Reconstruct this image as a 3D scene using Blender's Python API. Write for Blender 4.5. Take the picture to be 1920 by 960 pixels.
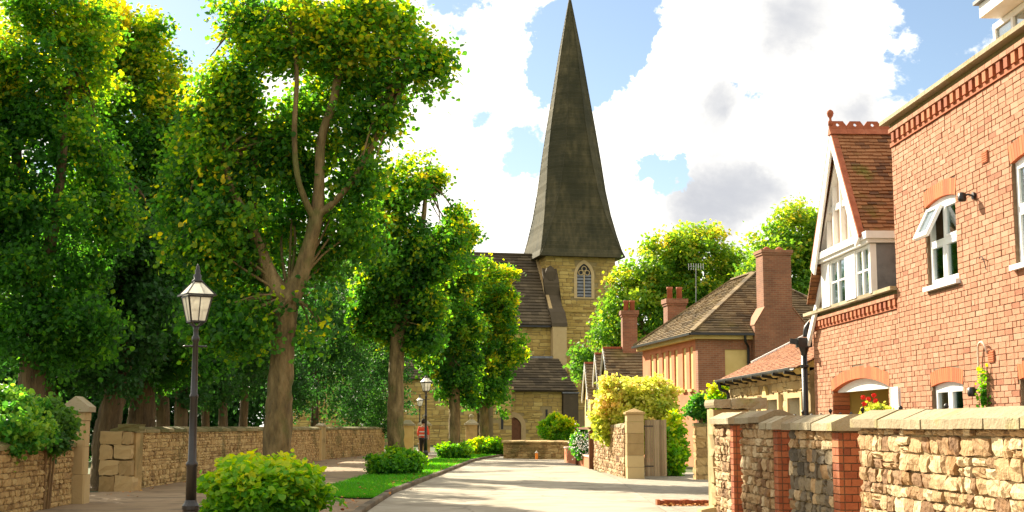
import bpy, math, random
import numpy as np
from mathutils import Vector, Matrix
for o in list(bpy.data.objects): bpy.data.objects.remove(o)
S = bpy.context.scene; COL = S.collection
R = math.radians
# ------------------------------------------------------------------ camera
EZ = 1.5; F = 2500.0
TH = math.atan(.128); PS = math.atan(.0452*math.cos(TH))
cd = bpy.data.cameras.new('camera'); cam = bpy.data.objects.new('camera', cd); COL.objects.link(cam)
cam.location = (0, 0, EZ); cam.rotation_euler = (math.pi/2+TH, 0, -PS)
cd.sensor_width = 36; cd.lens = 36*F/1920; cd.clip_end = 3000
S.camera = cam
# ------------------------------------------------------------------ exposure
S.view_settings.view_transform = 'Standard'; S.view_settings.look = 'None'
S.view_settings.exposure = 1.6; S.view_settings.gamma = 1
# ------------------------------------------------------------------ sun
SD = Vector((-.9, 1.25, 1.0)).normalized()          # towards the sun
EL = math.asin(SD.z); AZ = math.atan2(SD.x, SD.y)
ld = bpy.data.lights.new('sun', 'SUN'); ld.energy = 5; ld.angle = R(.5); ld.color = (1, .90, .70)
sun = bpy.data.objects.new('sun', ld); COL.objects.link(sun)
sun.rotation_euler = SD.to_track_quat('Z', 'Y').to_euler()
# ------------------------------------------------------------------ survey helpers: bearing in the photograph + real distance -> world point
_s, _c = math.sin, math.cos
_f = Vector((_s(PS)*_c(TH), _c(PS)*_c(TH), _s(TH))); _r = Vector((_c(PS), -_s(PS), 0)); _u = _r.cross(_f)
def bearing(px, py): return (_f+_r*((px-960)/F)+_u*((480-py)/F))
def at(px, py, Y):
    d = bearing(px, py); k = Y/d.y; return Vector((d.x*k, Y, EZ+d.z*k))
# ------------------------------------------------------------------ world: Nishita sky with procedural cumulus
W = bpy.data.worlds.new('World'); S.world = W; W.use_nodes = True
def build_world():
    nt = W.node_tree; N = nt.nodes; L = nt.links; N.clear()
    def nd(t, **k):
        n = N.new(t)
        for a, b in k.items(): setattr(n, a, b)
        return n
    def val(sock, v):
        if hasattr(v, 'links'): L.new(v, sock)
        else: sock.default_value = v
    def mth(op, a, b=0.0, c=0.0, clamp=False):
        n = nd('ShaderNodeMath', operation=op, use_clamp=clamp)
        val(n.inputs[0], a); val(n.inputs[1], b); val(n.inputs[2], c); return n.outputs[0]
    sky = nd('ShaderNodeTexSky', sky_type='NISHITA', sun_disc=False)
    sky.sun_elevation = EL; sky.sun_rotation = AZ; sky.air_density = 1.0; sky.dust_density = .4; sky.ozone_density = .35
    tc = nd('ShaderNodeTexCoord'); dirv = tc.outputs['Generated']
    mp = nd('ShaderNodeMapping'); mp.inputs['Scale'].default_value = (1, 1, 1.7); mp.inputs['Location'].default_value = (.31, .12, .05)
    L.new(dirv, mp.inputs[0])
    def noise(sc, det, rough, dist=0, off=None):
        n = nd('ShaderNodeTexNoise'); n.inputs['Scale'].default_value = sc; n.inputs['Detail'].default_value = det
        n.inputs['Roughness'].default_value = rough; n.inputs['Distortion'].default_value = dist
        src = mp.outputs[0]
        if off:
            m2 = nd('ShaderNodeMapping'); m2.inputs['Location'].default_value = off; L.new(src, m2.inputs[0]); src = m2.outputs[0]
        L.new(src, n.inputs['Vector']); return n.outputs['Fac']
    big = noise(6.5, 12, .6, .15); fine = noise(19, 10, .66, .2)
    base = mth('ADD', mth('MULTIPLY', big, .75), mth('MULTIPLY', fine, .25))
    wn = nd('ShaderNodeTexNoise'); wn.inputs['Scale'].default_value = 26; wn.inputs['Detail'].default_value = 5; wn.inputs['Roughness'].default_value = .65; L.new(dirv, wn.inputs['Vector'])
    w1 = nd('ShaderNodeVectorMath', operation='SUBTRACT'); L.new(wn.outputs['Color'], w1.inputs[0]); w1.inputs[1].default_value = (.5, .5, .5)
    w2 = nd('ShaderNodeVectorMath', operation='MULTIPLY_ADD'); L.new(w1.outputs[0], w2.inputs[0]); w2.inputs[1].default_value = (.07, .07, .07); L.new(dirv, w2.inputs[2]); warped = w2.outputs[0]
    w3 = nd('ShaderNodeVectorMath', operation='MULTIPLY_ADD'); L.new(w1.outputs[0], w3.inputs[0]); w3.inputs[1].default_value = (.035, .035, .035); L.new(dirv, w3.inputs[2]); warped2 = w3.outputs[0]
    def spot(px, py, rx, w, soft=False):                        # a soft round opening or bank in the cloud deck
        c = bearing(px, py).normalized()
        n = nd('ShaderNodeVectorMath', operation='DISTANCE'); L.new(warped if not soft else warped2, n.inputs[0]); n.inputs[1].default_value = c
        e = mth('DIVIDE', n.outputs['Value'], rx/F)
        return mth('MULTIPLY', mth('POWER', 2.718, mth('MULTIPLY', mth('MULTIPLY', e, e), -1.0)), w)
    tot = base
    for s in [(1130, 70, 95, -.3), (1040, 120, 75, -.25), (985, 310, 60, -.2), (1245, 318, 42, -.22), (1740, 40, 130, -.3), (310, 40, 170, -.34),
              (880, 5, 60, -.2), (905, 215, 45, -.08), (1412, 165, 45, -.3), (1245, 315, 50, -.12), (1160, 150, 60, -.12), (900, 215, 50, -.14), (940, 90, 110, .18), (900, 270, 110, .12), (950, 400, 80, .12), (1110, 230, 60, .1), (1110, 42, 26, .2), (1300, 120, 180, .12), (1550, 60, 130, .12), (1400, 330, 260, .12), (860, 300, 90, .1), (1780, 140, 90, .1)]:
        tot = mth('ADD', tot, spot(*s))
    cov = nd('ShaderNodeMapRange'); cov.interpolation_type = 'SMOOTHSTEP'; L.new(tot, cov.inputs['Value'])
    cov.inputs['From Min'].default_value = .425; cov.inputs['From Max'].default_value = .485
    # grey undersides
    gn = noise(7.5, 7, .55, .3, (3.1, 1.7, .9))
    g = mth('MULTIPLY_ADD', gn, .55, .2)
    for s in [(1500, 45, 120, .37), (1345, 190, 68, .34), (1310, 370, 110, .36), (1600, 215, 62, .26), (1440, 355, 90, .3), (880, 140, 40, .2), (700, 200, 150, .15), (1050, 250, 200, -.2), (860, 150, 130, -.15), (1540, 150, 60, -.2), (1440, 240, 60, -.2), (1230, 230, 60, -.15), (1300, 60, 80, -.2)]:
        g = mth('ADD', g, spot(*s, soft=True))
    gm = nd('ShaderNodeMapRange'); gm.interpolation_type = 'SMOOTHSTEP'; L.new(g, gm.inputs['Value'])
    gm.inputs['From Min'].default_value = .50; gm.inputs['From Max'].default_value = .88
    cr = nd('ShaderNodeMix', data_type='RGBA'); L.new(gm.outputs[0], cr.inputs['Factor'])
    cr.inputs[6].default_value = (1.0, .965, .88, 1); cr.inputs[7].default_value = (.40, .41, .44, 1)
    # thin veil over the blue
    b1 = nd('ShaderNodeBackground'); b1.inputs[1].default_value = .052; L.new(sky.outputs[0], b1.inputs[0])
    b2 = nd('ShaderNodeBackground'); L.new(cr.outputs[2], b2.inputs[0]); b2.inputs[1].default_value = .54
    mx = nd('ShaderNodeMixShader'); L.new(cov.outputs[0], mx.inputs[0]); L.new(b1.outputs[0], mx.inputs[1]); L.new(b2.outputs[0], mx.inputs[2])
    out = nd('ShaderNodeOutputWorld'); L.new(mx.outputs[0], out.inputs[0])
build_world()
# ------------------------------------------------------------------ materials
MATS = {}
def mat(name, c1, c2=None, c3=None, scale=6, rough=.85, bump=.3, bscale=None, tint=False, detail=6, spec=.3, metal=0, stretch=None, stain=None):
    """c1..c3: ramp colours; the ramp runs over noise, or over the pieces' own 'tint' plus a little noise."""
    m = bpy.data.materials.new(name); m.use_nodes = True; nt = m.node_tree; N = nt.nodes; L = nt.links
    p = N['Principled BSDF']; p.inputs['Roughness'].default_value = rough; p.inputs['Metallic'].default_value = metal
    p.inputs['Specular IOR Level'].default_value = spec
    c2 = c2 or tuple(x*.75 for x in c1); c3 = c3 or c1
    geo = N.new('ShaderNodeNewGeometry'); src = geo.outputs['Position']
    if stretch:
        mp = N.new('ShaderNodeMapping'); mp.inputs['Scale'].default_value = stretch; L.new(src, mp.inputs[0]); src = mp.outputs[0]
    no = N.new('ShaderNodeTexNoise'); no.inputs['Scale'].default_value = scale; no.inputs['Detail'].default_value = detail; no.inputs['Roughness'].default_value = .6
    L.new(src, no.inputs['Vector'])
    fac = no.outputs['Fac']
    if tint:
        a = N.new('ShaderNodeAttribute'); a.attribute_name = 'tint'
        mm = N.new('ShaderNodeMath'); mm.operation = 'MULTIPLY_ADD'; L.new(fac, mm.inputs[0]); mm.inputs[1].default_value = .7; mm.inputs[2].default_value = -.35
        m2 = N.new('ShaderNodeMath'); m2.operation = 'ADD'; L.new(mm.outputs[0], m2.inputs[0]); L.new(a.outputs['Fac'], m2.inputs[1]); fac = m2.outputs[0]
    cr = N.new('ShaderNodeValToRGB'); e = cr.color_ramp.elements
    lo, hi = (0, 1) if tint else (.3, .7)
    e[0].position = lo; e[0].color = (*c2, 1); e[1].position = hi; e[1].color = (*c3, 1)
    k = e.new(.5); k.color = (*c1, 1)
    L.new(fac, cr.inputs[0]); col = cr.outputs[0]
    if stain:
        n2 = N.new('ShaderNodeTexNoise'); n2.inputs['Scale'].default_value = stain[1]; n2.inputs['Detail'].default_value = 5; L.new(geo.outputs['Position'], n2.inputs['Vector'])
        mr = N.new('ShaderNodeMapRange'); L.new(n2.outputs['Fac'], mr.inputs['Value']); mr.inputs['From Min'].default_value = stain[2]; mr.inputs['From Max'].default_value = stain[2]+.12; mr.inputs['To Max'].default_value = stain[3]
        mi = N.new('ShaderNodeMix'); mi.data_type = 'RGBA'; L.new(mr.outputs[0], mi.inputs['Factor']); L.new(col, mi.inputs[6]); mi.inputs[7].default_value = (*stain[0], 1); col = mi.outputs[2]
    L.new(col, p.inputs['Base Color'])
    if bump:
        nb = N.new('ShaderNodeTexNoise'); nb.inputs['Scale'].default_value = bscale or scale*6; nb.inputs['Detail'].default_value = 5; L.new(src, nb.inputs['Vector'])
        bp = N.new('ShaderNodeBump'); bp.inputs['Strength'].default_value = bump; bp.inputs['Distance'].default_value = .07 if 'bark' in name else .02
        L.new(nb.outputs['Fac'], bp.inputs['Height']); L.new(bp.outputs[0], p.inputs['Normal'])
    MATS[name] = m; return m
def leafmat(name, stops, trans=.45, rough=.55):
    m = bpy.data.materials.new(name); m.use_nodes = True; nt = m.node_tree; N = nt.nodes; L = nt.links
    p = N['Principled BSDF']; p.inputs['Roughness'].default_value = rough; p.inputs['Specular IOR Level'].default_value = .3
    a = N.new('ShaderNodeAttribute'); a.attribute_name = 'tint'
    cr = N.new('ShaderNodeValToRGB'); e = cr.color_ramp.elements
    e[0].position = stops[0][0]; e[0].color = (*stops[0][1], 1); e[1].position = stops[-1][0]; e[1].color = (*stops[-1][1], 1)
    for q, c in stops[1:-1]: k = e.new(q); k.color = (*c, 1)
    L.new(a.outputs['Fac'], cr.inputs[0]); L.new(cr.outputs[0], p.inputs['Base Color'])
    t = N.new('ShaderNodeBsdfTranslucent')
    hs = N.new('ShaderNodeHueSaturation'); hs.inputs['Hue'].default_value = .485; hs.inputs['Value'].default_value = 3.8 if 'lime' in name else 3.0; hs.inputs['Saturation'].default_value = 1.05
    L.new(cr.outputs[0], hs.inputs['Color']); L.new(hs.outputs[0], t.inputs['Color'])
    mx = N.new('ShaderNodeMixShader'); mx.inputs[0].default_value = trans
    L.new(p.outputs[0], mx.inputs[1]); L.new(t.outputs[0], mx.inputs[2]); L.new(mx.outputs[0], N['Material Output'].inputs[0])
    MATS[name] = m; return m
def glassmat(name, tintc, refl=.5):
    m = bpy.data.materials.new(name); m.use_nodes = True; nt = m.node_tree; N = nt.nodes; L = nt.links
    N.remove(N['Principled BSDF'])
    g = N.new('ShaderNodeBsdfGlossy'); g.inputs['Roughness'].default_value = .03; g.inputs['Color'].default_value = (.9, .95, 1, 1)
    t = N.new('ShaderNodeBsdfTransparent'); t.inputs[0].default_value = (*tintc, 1)
    fr = N.new('ShaderNodeLayerWeight'); fr.inputs['Blend'].default_value = .35
    ma = N.new('ShaderNodeMath'); ma.operation = 'MULTIPLY_ADD'; L.new(fr.outputs['Fresnel'], ma.inputs[0]); ma.inputs[1].default_value = .6; ma.inputs[2].default_value = refl; ma.use_clamp = True
    mx = N.new('ShaderNodeMixShader'); L.new(ma.outputs[0], mx.inputs[0]); L.new(t.outputs[0], mx.inputs[1]); L.new(g.outputs[0], mx.inputs[2]); L.new(mx.outputs[0], N['Material Output'].inputs[0])
    MATS[name] = m
def brickmat(name, c1, c2, mortar, bw=.225, bh=.075, rot=0.0, face='x'):
    """small-scale brick coursing for walls too far away to build brick by brick"""
    m = bpy.data.materials.new(name); m.use_nodes = True; nt = m.node_tree; N = nt.nodes; L = nt.links
    p = N['Principled BSDF']; p.inputs['Roughness'].default_value = .9
    tc = N.new('ShaderNodeTexCoord'); sx = N.new('ShaderNodeSeparateXYZ'); L.new(tc.outputs['Object'], sx.inputs[0])
    ad = N.new('ShaderNodeMath'); L.new(sx.outputs[0], ad.inputs[0]); L.new(sx.outputs[1], ad.inputs[1])
    cb = N.new('ShaderNodeCombineXYZ'); L.new(ad.outputs[0], cb.inputs[0]); L.new(sx.outputs[2], cb.inputs[1])
    b = N.new('ShaderNodeTexBrick'); L.new(cb.outputs[0], b.inputs['Vector']); b.inputs['Scale'].default_value = 1
    b.inputs['Brick Width'].default_value = bw; b.inputs['Row Height'].default_value = bh; b.inputs['Mortar Size'].default_value = .007
    b.inputs['Color1'].default_value = (*c1, 1); b.inputs['Color2'].default_value = (*c2, 1); b.inputs['Mortar'].default_value = (*mortar, 1)
    no = N.new('ShaderNodeTexNoise'); no.inputs['Scale'].default_value = 1.3; no.inputs['Detail'].default_value = 6
    geo = N.new('ShaderNodeNewGeometry'); L.new(geo.outputs['Position'], no.inputs['Vector'])
    mr = N.new('ShaderNodeMapRange'); L.new(no.outputs['Fac'], mr.inputs['Value']); mr.inputs['From Min'].default_value = .3; mr.inputs['From Max'].default_value = .7; mr.inputs['To Min'].default_value = .72; mr.inputs['To Max'].default_value = 1.15
    mi = N.new('ShaderNodeMix'); mi.data_type = 'RGBA'; mi.blend_type = 'MULTIPLY'; mi.inputs['Factor'].default_value = 1; L.new(b.outputs['Color'], mi.inputs[6]); L.new(mr.outputs[0], mi.inputs[7])
    L.new(mi.outputs[2], p.inputs['Base Color'])
    bp = N.new('ShaderNodeBump'); bp.inputs['Strength'].default_value = .4; bp.inputs['Distance'].default_value = .01; bp.invert = True; L.new(b.outputs['Fac'], bp.inputs['Height']); L.new(bp.outputs[0], p.inputs['Normal'])
    MATS[name] = m
M = MATS
mat('asphalt', (.33, .285, .215), (.27, .23, .17), (.38, .33, .25), scale=1.6, bump=.35, bscale=60, detail=9, stain=((.19, .155, .105), .6, .5, .6))
def cracks(name, sc, dark):
    nt = M[name].node_tree; N = nt.nodes; L = nt.links; p = N['Principled BSDF']; src = p.inputs['Base Color'].links[0].from_socket
    g = N.new('ShaderNodeNewGeometry'); no = N.new('ShaderNodeTexNoise'); no.inputs['Scale'].default_value = 1.2; no.inputs['Detail'].default_value = 6; L.new(g.outputs['Position'], no.inputs['Vector'])
    ad = N.new('ShaderNodeVectorMath'); ad.operation = 'MULTIPLY_ADD'; L.new(no.outputs['Color'], ad.inputs[0]); ad.inputs[1].default_value = (1.6, 1.6, 0); L.new(g.outputs['Position'], ad.inputs[2])
    vo = N.new('ShaderNodeTexVoronoi'); vo.feature = 'DISTANCE_TO_EDGE'; vo.inputs['Scale'].default_value = sc; L.new(ad.outputs[0], vo.inputs['Vector'])
    mr = N.new('ShaderNodeMapRange'); L.new(vo.outputs['Distance'], mr.inputs['Value']); mr.inputs['From Min'].default_value = .004; mr.inputs['From Max'].default_value = .012; mr.inputs['To Min'].default_value = .55; mr.inputs['To Max'].default_value = 0
    mi = N.new('ShaderNodeMix'); mi.data_type = 'RGBA'; L.new(mr.outputs[0], mi.inputs['Factor']); L.new(src, mi.inputs[6]); mi.inputs[7].default_value = (*dark, 1); L.new(mi.outputs[2], p.inputs['Base Color'])
cracks('asphalt', .22, (.13, .105, .075))
mat('footway', (.27, .185, .105), (.19, .13, .075), (.33, .235, .14), scale=1.3, bump=.4, bscale=40, detail=9, stain=((.10, .075, .045), .8, .55, .6))
mat('soil', (.06, .075, .02), (.05, .045, .02), (.05, .1, .015), scale=.8, bump=.5)
mat('drive', (.27, .235, .18), (.2, .175, .135), (.34, .3, .235), scale=3, bump=.5, bscale=60)
mat('kerbstone', (.13, .10, .06), (.08, .06, .04), (.18, .14, .09), scale=4, tint=True)
mat('turf', (.06, .2, .015), (.04, .15, .01), (.1, .26, .02), scale=3, bump=.6, bscale=60)
mat('brick', (.385, .175, .095), (.28, .105, .052), (.42, .235, .145), scale=14, tint=True, bump=.35, bscale=90)
mat('red_brick', (.34, .095, .035), (.22, .06, .025), (.40, .14, .055), scale=14, tint=True, bump=.3, bscale=80)
mat('rubbed_brick', (.5, .12, .04), (.42, .09, .03), (.54, .15, .05), scale=8, tint=True, bump=.15)
mat('mortar', (.17, .11, .06), (.13, .08, .045), (.21, .14, .08), scale=8, bump=.4)
mat('sand_mortar', (.30, .215, .10), (.2, .14, .06), (.36, .27, .14), scale=5, bump=.6, bscale=50)
mat('sandstone', (.38, .235, .105), (.17, .085, .035), (.53, .40, .23), scale=9, tint=True, bump=1.0, bscale=26, stain=((.25, .115, .03), 3.6, .57, .75))
mat('dark_stone', (.14, .105, .065), (.07, .055, .035), (.24, .18, .1), scale=7, tint=True, bump=.8, bscale=32)
mat('coping_stone', (.33, .27, .165), (.24, .18, .1), (.40, .34, .22), scale=6, tint=True, bump=.7, bscale=30, stain=((.25, .22, .06), 2.6, .57, .6))
mat('old_stone', (.43, .28, .11), (.24, .145, .055), (.5, .35, .15), scale=5, tint=True, bump=.8, bscale=25, stain=((.12, .10, .03), .9, .53, .7))
mat('mossy_coping', (.19, .16, .06), (.1, .095, .03), (.27, .21, .1), scale=4, tint=True, bump=.7, bscale=25)
mat('ashlar', (.43, .3, .135), (.28, .185, .075), (.5, .37, .18), scale=3, tint=True, bump=.4, bscale=30, stain=((.13, .10, .04), 1.4, .6, .6))
mat('church_stone', (.42, .29, .08), (.28, .18, .05), (.5, .37, .12), scale=1.2, tint=True, bump=.6, bscale=8, stain=((.17, .12, .05), .35, .57, .5))
mat('church_mortar', (.28, .21, .09), (.22, .16, .06), scale=2, bump=.5)
mat('shingle', (.065, .056, .026), (.038, .036, .016), (.105, .085, .04), scale=1.6, stretch=(1.5, 1.5, .5), bump=1.0, bscale=5, detail=10, stain=((.03, .03, .014), .3, .5, .7))
mat('lead', (.16, .165, .17), (.1, .1, .105), (.2, .205, .21), scale=3, rough=.55, bump=.2)
mat('clay_tile', (.27, .115, .045), (.12, .055, .027), (.36, .165, .07), scale=3, tint=True, bump=.4, bscale=30, stain=((.13, .13, .015), 1.7, .55, .85))
mat('porch_tile', (.34, .16, .085), (.24, .1, .05), (.42, .22, .12), scale=3, tint=True, bump=.4, bscale=30)
mat('stone_slate', (.19, .13, .065), (.09, .065, .035), (.28, .2, .1), scale=2.5, tint=True, bump=.6, bscale=14, stain=((.2, .15, .04), .8, .58, .6))
mat('church_tile', (.075, .055, .03), (.045, .034, .02), (.14, .105, .06), scale=1.2, tint=True, bump=.5, bscale=8)
mat('white_paint', (.78, .76, .72), (.7, .68, .64), (.8, .79, .76), scale=3, rough=.5, bump=.08, bscale=30)
mat('upvc', (.82, .82, .8), (.78, .78, .76), scale=2, rough=.3, bump=0)
mat('gable_plaster', (.7, .53, .40), (.64, .48, .36), scale=3, bump=.2)
mat('cream_render', (.64, .46, .17), (.56, .39, .13), (.68, .5, .2), scale=2, bump=.15)
mat('pink_render', (.54, .19, .085), (.46, .15, .06), (.58, .22, .1), scale=1.4, bump=.2, bscale=20)
mat('terracotta', (.34, .10, .045), (.24, .07, .03), (.4, .14, .07), scale=5, tint=False, bump=.2)
mat('black_iron', (.010, .009, .008), (.007, .006, .006), (.016, .014, .012), scale=8, rough=.42, bump=.1, spec=.5)
mat('gutter_iron', (.05, .055, .055), (.03, .03, .03), (.1, .11, .11), scale=6, rough=.5, bump=.1)
mat('bark', (.16, .115, .045), (.07, .05, .02), (.25, .18, .08), scale=7, stretch=(1, 1, .3), bump=1.0, bscale=16, detail=10, stain=((.08, .10, .02), 1.6, .52, .7))
mat('dark_bark', (.11, .072, .034), (.05, .033, .016), (.17, .115, .055), scale=5, stretch=(1, 1, .2), bump=1.0, bscale=18, detail=8)
mat('twig', (.2, .12, .05), (.12, .07, .03), scale=8)
mat('gate_wood', (.30, .22, .13), (.2, .14, .08), (.38, .29, .18), scale=9, stretch=(3, 3, .3), tint=True, bump=.4)
mat('post_wood', (.17, .07, .03), (.1, .045, .02), scale=5, bump=.3)
mat('interior', (.42, .3, .09), (.36, .25, .07), scale=1, bump=0)
mat('room_wall', (.2, .22, .15), (.16, .18, .12), scale=1, bump=0)
mat('dark_room', (.03, .03, .028), scale=1, bump=0)
mat('curtain', (.5, .45, .32), (.4, .36, .25), scale=2, stretch=(1, 12, .1), bump=0)
mat('red_flower', (.75, .035, .02), (.55, .02, .015), scale=30, bump=0)
mat('white_flower', (.8, .78, .7), scale=30, bump=0)
mat('hi_vis', (.75, .09, .04), (.6, .06, .03), scale=20, bump=.1)
mat('reflective', (.7, .68, .6), scale=20, bump=0)
mat('black_cloth', (.02, .018, .018), scale=20, bump=.1)
mat('skin', (.5, .3, .2), scale=20, bump=0)
mat('hair', (.03, .02, .012), scale=20, bump=.2)
mat('sign_white', (.82, .82, .8), (.8, .8, .78), scale=1, rough=.4, bump=0)
mat('orange_plastic', (.8, .25, .03), scale=3, bump=0)
mat('dead_leaf', (.42, .16, .04), (.3, .1, .03), (.5, .25, .05), scale=20, tint=True, bump=0)
glassmat('window_glass', (.75, .9, .8), .32)
brickmat('house_brick', (.33, .13, .06), (.26, .095, .045), (.3, .21, .13))
brickmat('chimney_brick', (.30, .115, .055), (.22, .08, .04), (.26, .18, .1))
m = mat('lantern_glass', (.8, .78, .7), scale=2, rough=.3, bump=0)
nt = m.node_tree; tb = nt.nodes.new('ShaderNodeBsdfTranslucent'); tb.inputs[0].default_value = (.85, .82, .72, 1); tp = nt.nodes.new('ShaderNodeBsdfTransparent')
x1 = nt.nodes.new('ShaderNodeMixShader'); x1.inputs[0].default_value = .5; x2 = nt.nodes.new('ShaderNodeMixShader'); x2.inputs[0].default_value = .35
nt.links.new(nt.nodes['Principled BSDF'].outputs[0], x1.inputs[1]); nt.links.new(tb.outputs[0], x1.inputs[2]); nt.links.new(x1.outputs[0], x2.inputs[1]); nt.links.new(tp.outputs[0], x2.inputs[2]); nt.links.new(x2.outputs[0], nt.nodes['Material Output'].inputs[0])
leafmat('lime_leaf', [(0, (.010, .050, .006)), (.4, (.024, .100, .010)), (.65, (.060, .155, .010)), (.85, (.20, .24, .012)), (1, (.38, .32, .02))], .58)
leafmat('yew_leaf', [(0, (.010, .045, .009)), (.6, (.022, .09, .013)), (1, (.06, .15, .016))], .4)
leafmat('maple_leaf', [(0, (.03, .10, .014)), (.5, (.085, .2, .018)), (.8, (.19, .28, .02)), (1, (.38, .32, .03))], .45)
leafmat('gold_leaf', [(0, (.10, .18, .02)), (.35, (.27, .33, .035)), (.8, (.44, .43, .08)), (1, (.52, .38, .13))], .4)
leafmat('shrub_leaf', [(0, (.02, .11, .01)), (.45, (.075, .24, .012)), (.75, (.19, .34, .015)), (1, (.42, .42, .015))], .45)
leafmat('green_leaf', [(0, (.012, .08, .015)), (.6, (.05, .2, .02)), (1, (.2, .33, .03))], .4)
leafmat('grass_blade', [(0, (.03, .17, .008)), (.7, (.06, .26, .012)), (1, (.18, .34, .02))], .4)
# ------------------------------------------------------------------ mesh helpers
ORG = {}
def V(*a): return Vector(a)
def setp(o, label=None, cat=None, group=None, kind=None):
    if label: o['label'] = label
    if cat: o['category'] = cat
    if group: o['group'] = group
    if kind: o['kind'] = kind
    return o
def thing(name, label, cat, loc=(0, 0, 0), rotz=0, group=None, local=False):
    o = bpy.data.objects.new(name, None); COL.objects.link(o); o.location = loc; o.rotation_euler = (0, 0, rotz); o.empty_display_size = .2
    ORG[o.name] = Vector((0, 0, 0)) if (local or rotz) else Vector(loc)
    return setp(o, label, cat, group)
def mesh_np(name, co, loops, starts, tint, mats, smooth=False):
    me = bpy.data.meshes.new(name); nv = len(co); nl = len(loops); nf = len(starts)
    me.vertices.add(nv); me.vertices.foreach_set('co', np.asarray(co, np.float32).ravel())
    me.loops.add(nl); me.loops.foreach_set('vertex_index', np.asarray(loops, np.int32))
    me.polygons.add(nf); me.polygons.foreach_set('loop_start', np.asarray(starts, np.int32))
    me.update(calc_edges=True)
    me.polygons.foreach_set('use_smooth', np.full(nf, bool(smooth)))
    if tint is not None:
        a = me.attributes.new('tint', 'FLOAT', 'FACE'); a.data.foreach_set('value', np.asarray(tint, np.float32))
    me.materials.append(mats); me.validate(); return me
def link(name, me, parent=None, loc=(0, 0, 0)):
    o = bpy.data.objects.new(name, me); COL.objects.link(o)
    if parent is not None: o.parent = parent
    o.location = loc; return o
class MB:
    def __init__(s): s.v = []; s.f = []; s.t = []
    def add(s, vs, fs, t=.5):
        b = len(s.v); s.v += [tuple(v) for v in vs]; s.f += [[b+i for i in f] for f in fs]; s.t += [t]*len(fs); return s
    def box(s, x0, x1, y0, y1, z0, z1, t=.5):
        return s.add([(x0, y0, z0), (x1, y0, z0), (x1, y1, z0), (x0, y1, z0), (x0, y0, z1), (x1, y0, z1), (x1, y1, z1), (x0, y1, z1)],
                     [(3, 2, 1, 0), (4, 5, 6, 7), (0, 1, 5, 4), (1, 2, 6, 5), (2, 3, 7, 6), (3, 0, 4, 7)], t)
    def bar(s, a, b, w, d=None, t=.5, up=(0, 0, 1)):
        a = Vector(a); b = Vector(b); d = d or w; k = (b-a).normalized(); up = Vector(up)
        if abs(k.dot(up)) > .98: up = Vector((1, 0, 0))
        r = k.cross(up).normalized(); u = r.cross(k)
        vs = [p+r*(i*w/2)+u*(j*d/2) for p in (a, b) for i, j in ((-1, -1), (1, -1), (1, 1), (-1, 1))]
        return s.add(vs, [(3, 2, 1, 0), (4, 5, 6, 7), (0, 1, 5, 4), (1, 2, 6, 5), (2, 3, 7, 6), (3, 0, 4, 7)], t)
    def prism(s, poly, d, t=.5):
        """poly: 3-D outline; d: extrusion vector"""
        n = len(poly); d = Vector(d); a = [Vector(p) for p in poly]; b = [p+d for p in a]
        return s.add(a+b, [list(range(n))[::-1], list(range(n, 2*n))]+[(i, (i+1) % n, n+(i+1) % n, n+i) for i in range(n)], t)
    def tube(s, pts, rad, n=8, t=.5, wob=0, seed=0, cap=True):
        rg = random.Random(seed); pts = [Vector(p) for p in pts]; vs = []; m = len(pts); ref = Vector((.3, 1, .1)).normalized()
        for i, p in enumerate(pts):
            k = (pts[min(i+1, m-1)]-pts[max(i-1, 0)]).normalized()
            if abs(k.dot(ref)) > .95: ref = Vector((1, .2, 0)).normalized()
            r = k.cross(ref).normalized(); u = r.cross(k); rr = rad[i] if hasattr(rad, '__len__') else rad
            for j in range(n):
                a = 2*math.pi*j/n; q = rr*(1+wob*(rg.random()-.5)); vs.append(p+r*(math.cos(a)*q)+u*(math.sin(a)*q))
        fs = [(i*n+j, i*n+(j+1) % n, (i+1)*n+(j+1) % n, (i+1)*n+j) for i in range(m-1) for j in range(n)]
        if cap: fs += [list(range(n))[::-1], list(range((m-1)*n, m*n))]
        return s.add(vs, fs, t)
    def lathe(s, prof, c=(0, 0, 0), n=16, t=.5):
        vs = []; c = Vector(c)
        for r, z in prof:
            for j in range(n): a = 2*math.pi*(j+.5)/n; vs.append(c+V(r*math.cos(a), r*math.sin(a), z))
        m = len(prof)
        fs = [(i*n+j, i*n+(j+1) % n, (i+1)*n+(j+1) % n, (i+1)*n+j) for i in range(m-1) for j in range(n)]
        fs += [list(range(n))[::-1], list(range((m-1)*n, m*n))]
        return s.add(vs, fs, t)
    def mesh(s, name, mt, smooth=False, off=Vector((0, 0, 0))):
        co = np.array(s.v, np.float64)-np.array(off)
        lp = [i for f in s.f for i in f]; st = np.cumsum([0]+[len(f) for f in s.f])[:-1]
        return mesh_np(name, co, lp, st, s.t, M[mt], smooth)
    def build(s, name, mt, parent=None, smooth=False, kind=None):
        a = np.array(s.v); lo = a.min(0); hi = a.max(0); o = Vector(((lo[0]+hi[0])/2, (lo[1]+hi[1])/2, lo[2] if parent is None else (lo[2]+hi[2])/2))
        me = s.mesh(name, mt, smooth, o); po = ORG[parent.name] if parent is not None else Vector((0, 0, 0))
        ob = link(name, me, parent, o-po); ORG[ob.name] = o
        if kind: ob['kind'] = kind
        return ob
def copy_tree(o, parent=None, loc=None, rotz=None):
    c = o.copy(); COL.objects.link(c); c.parent = parent
    if loc is not None: c.location = loc
    if rotz is not None: c.rotation_euler = (0, 0, rotz)
    for ch in o.children: copy_tree(ch, c)
    return c
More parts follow.
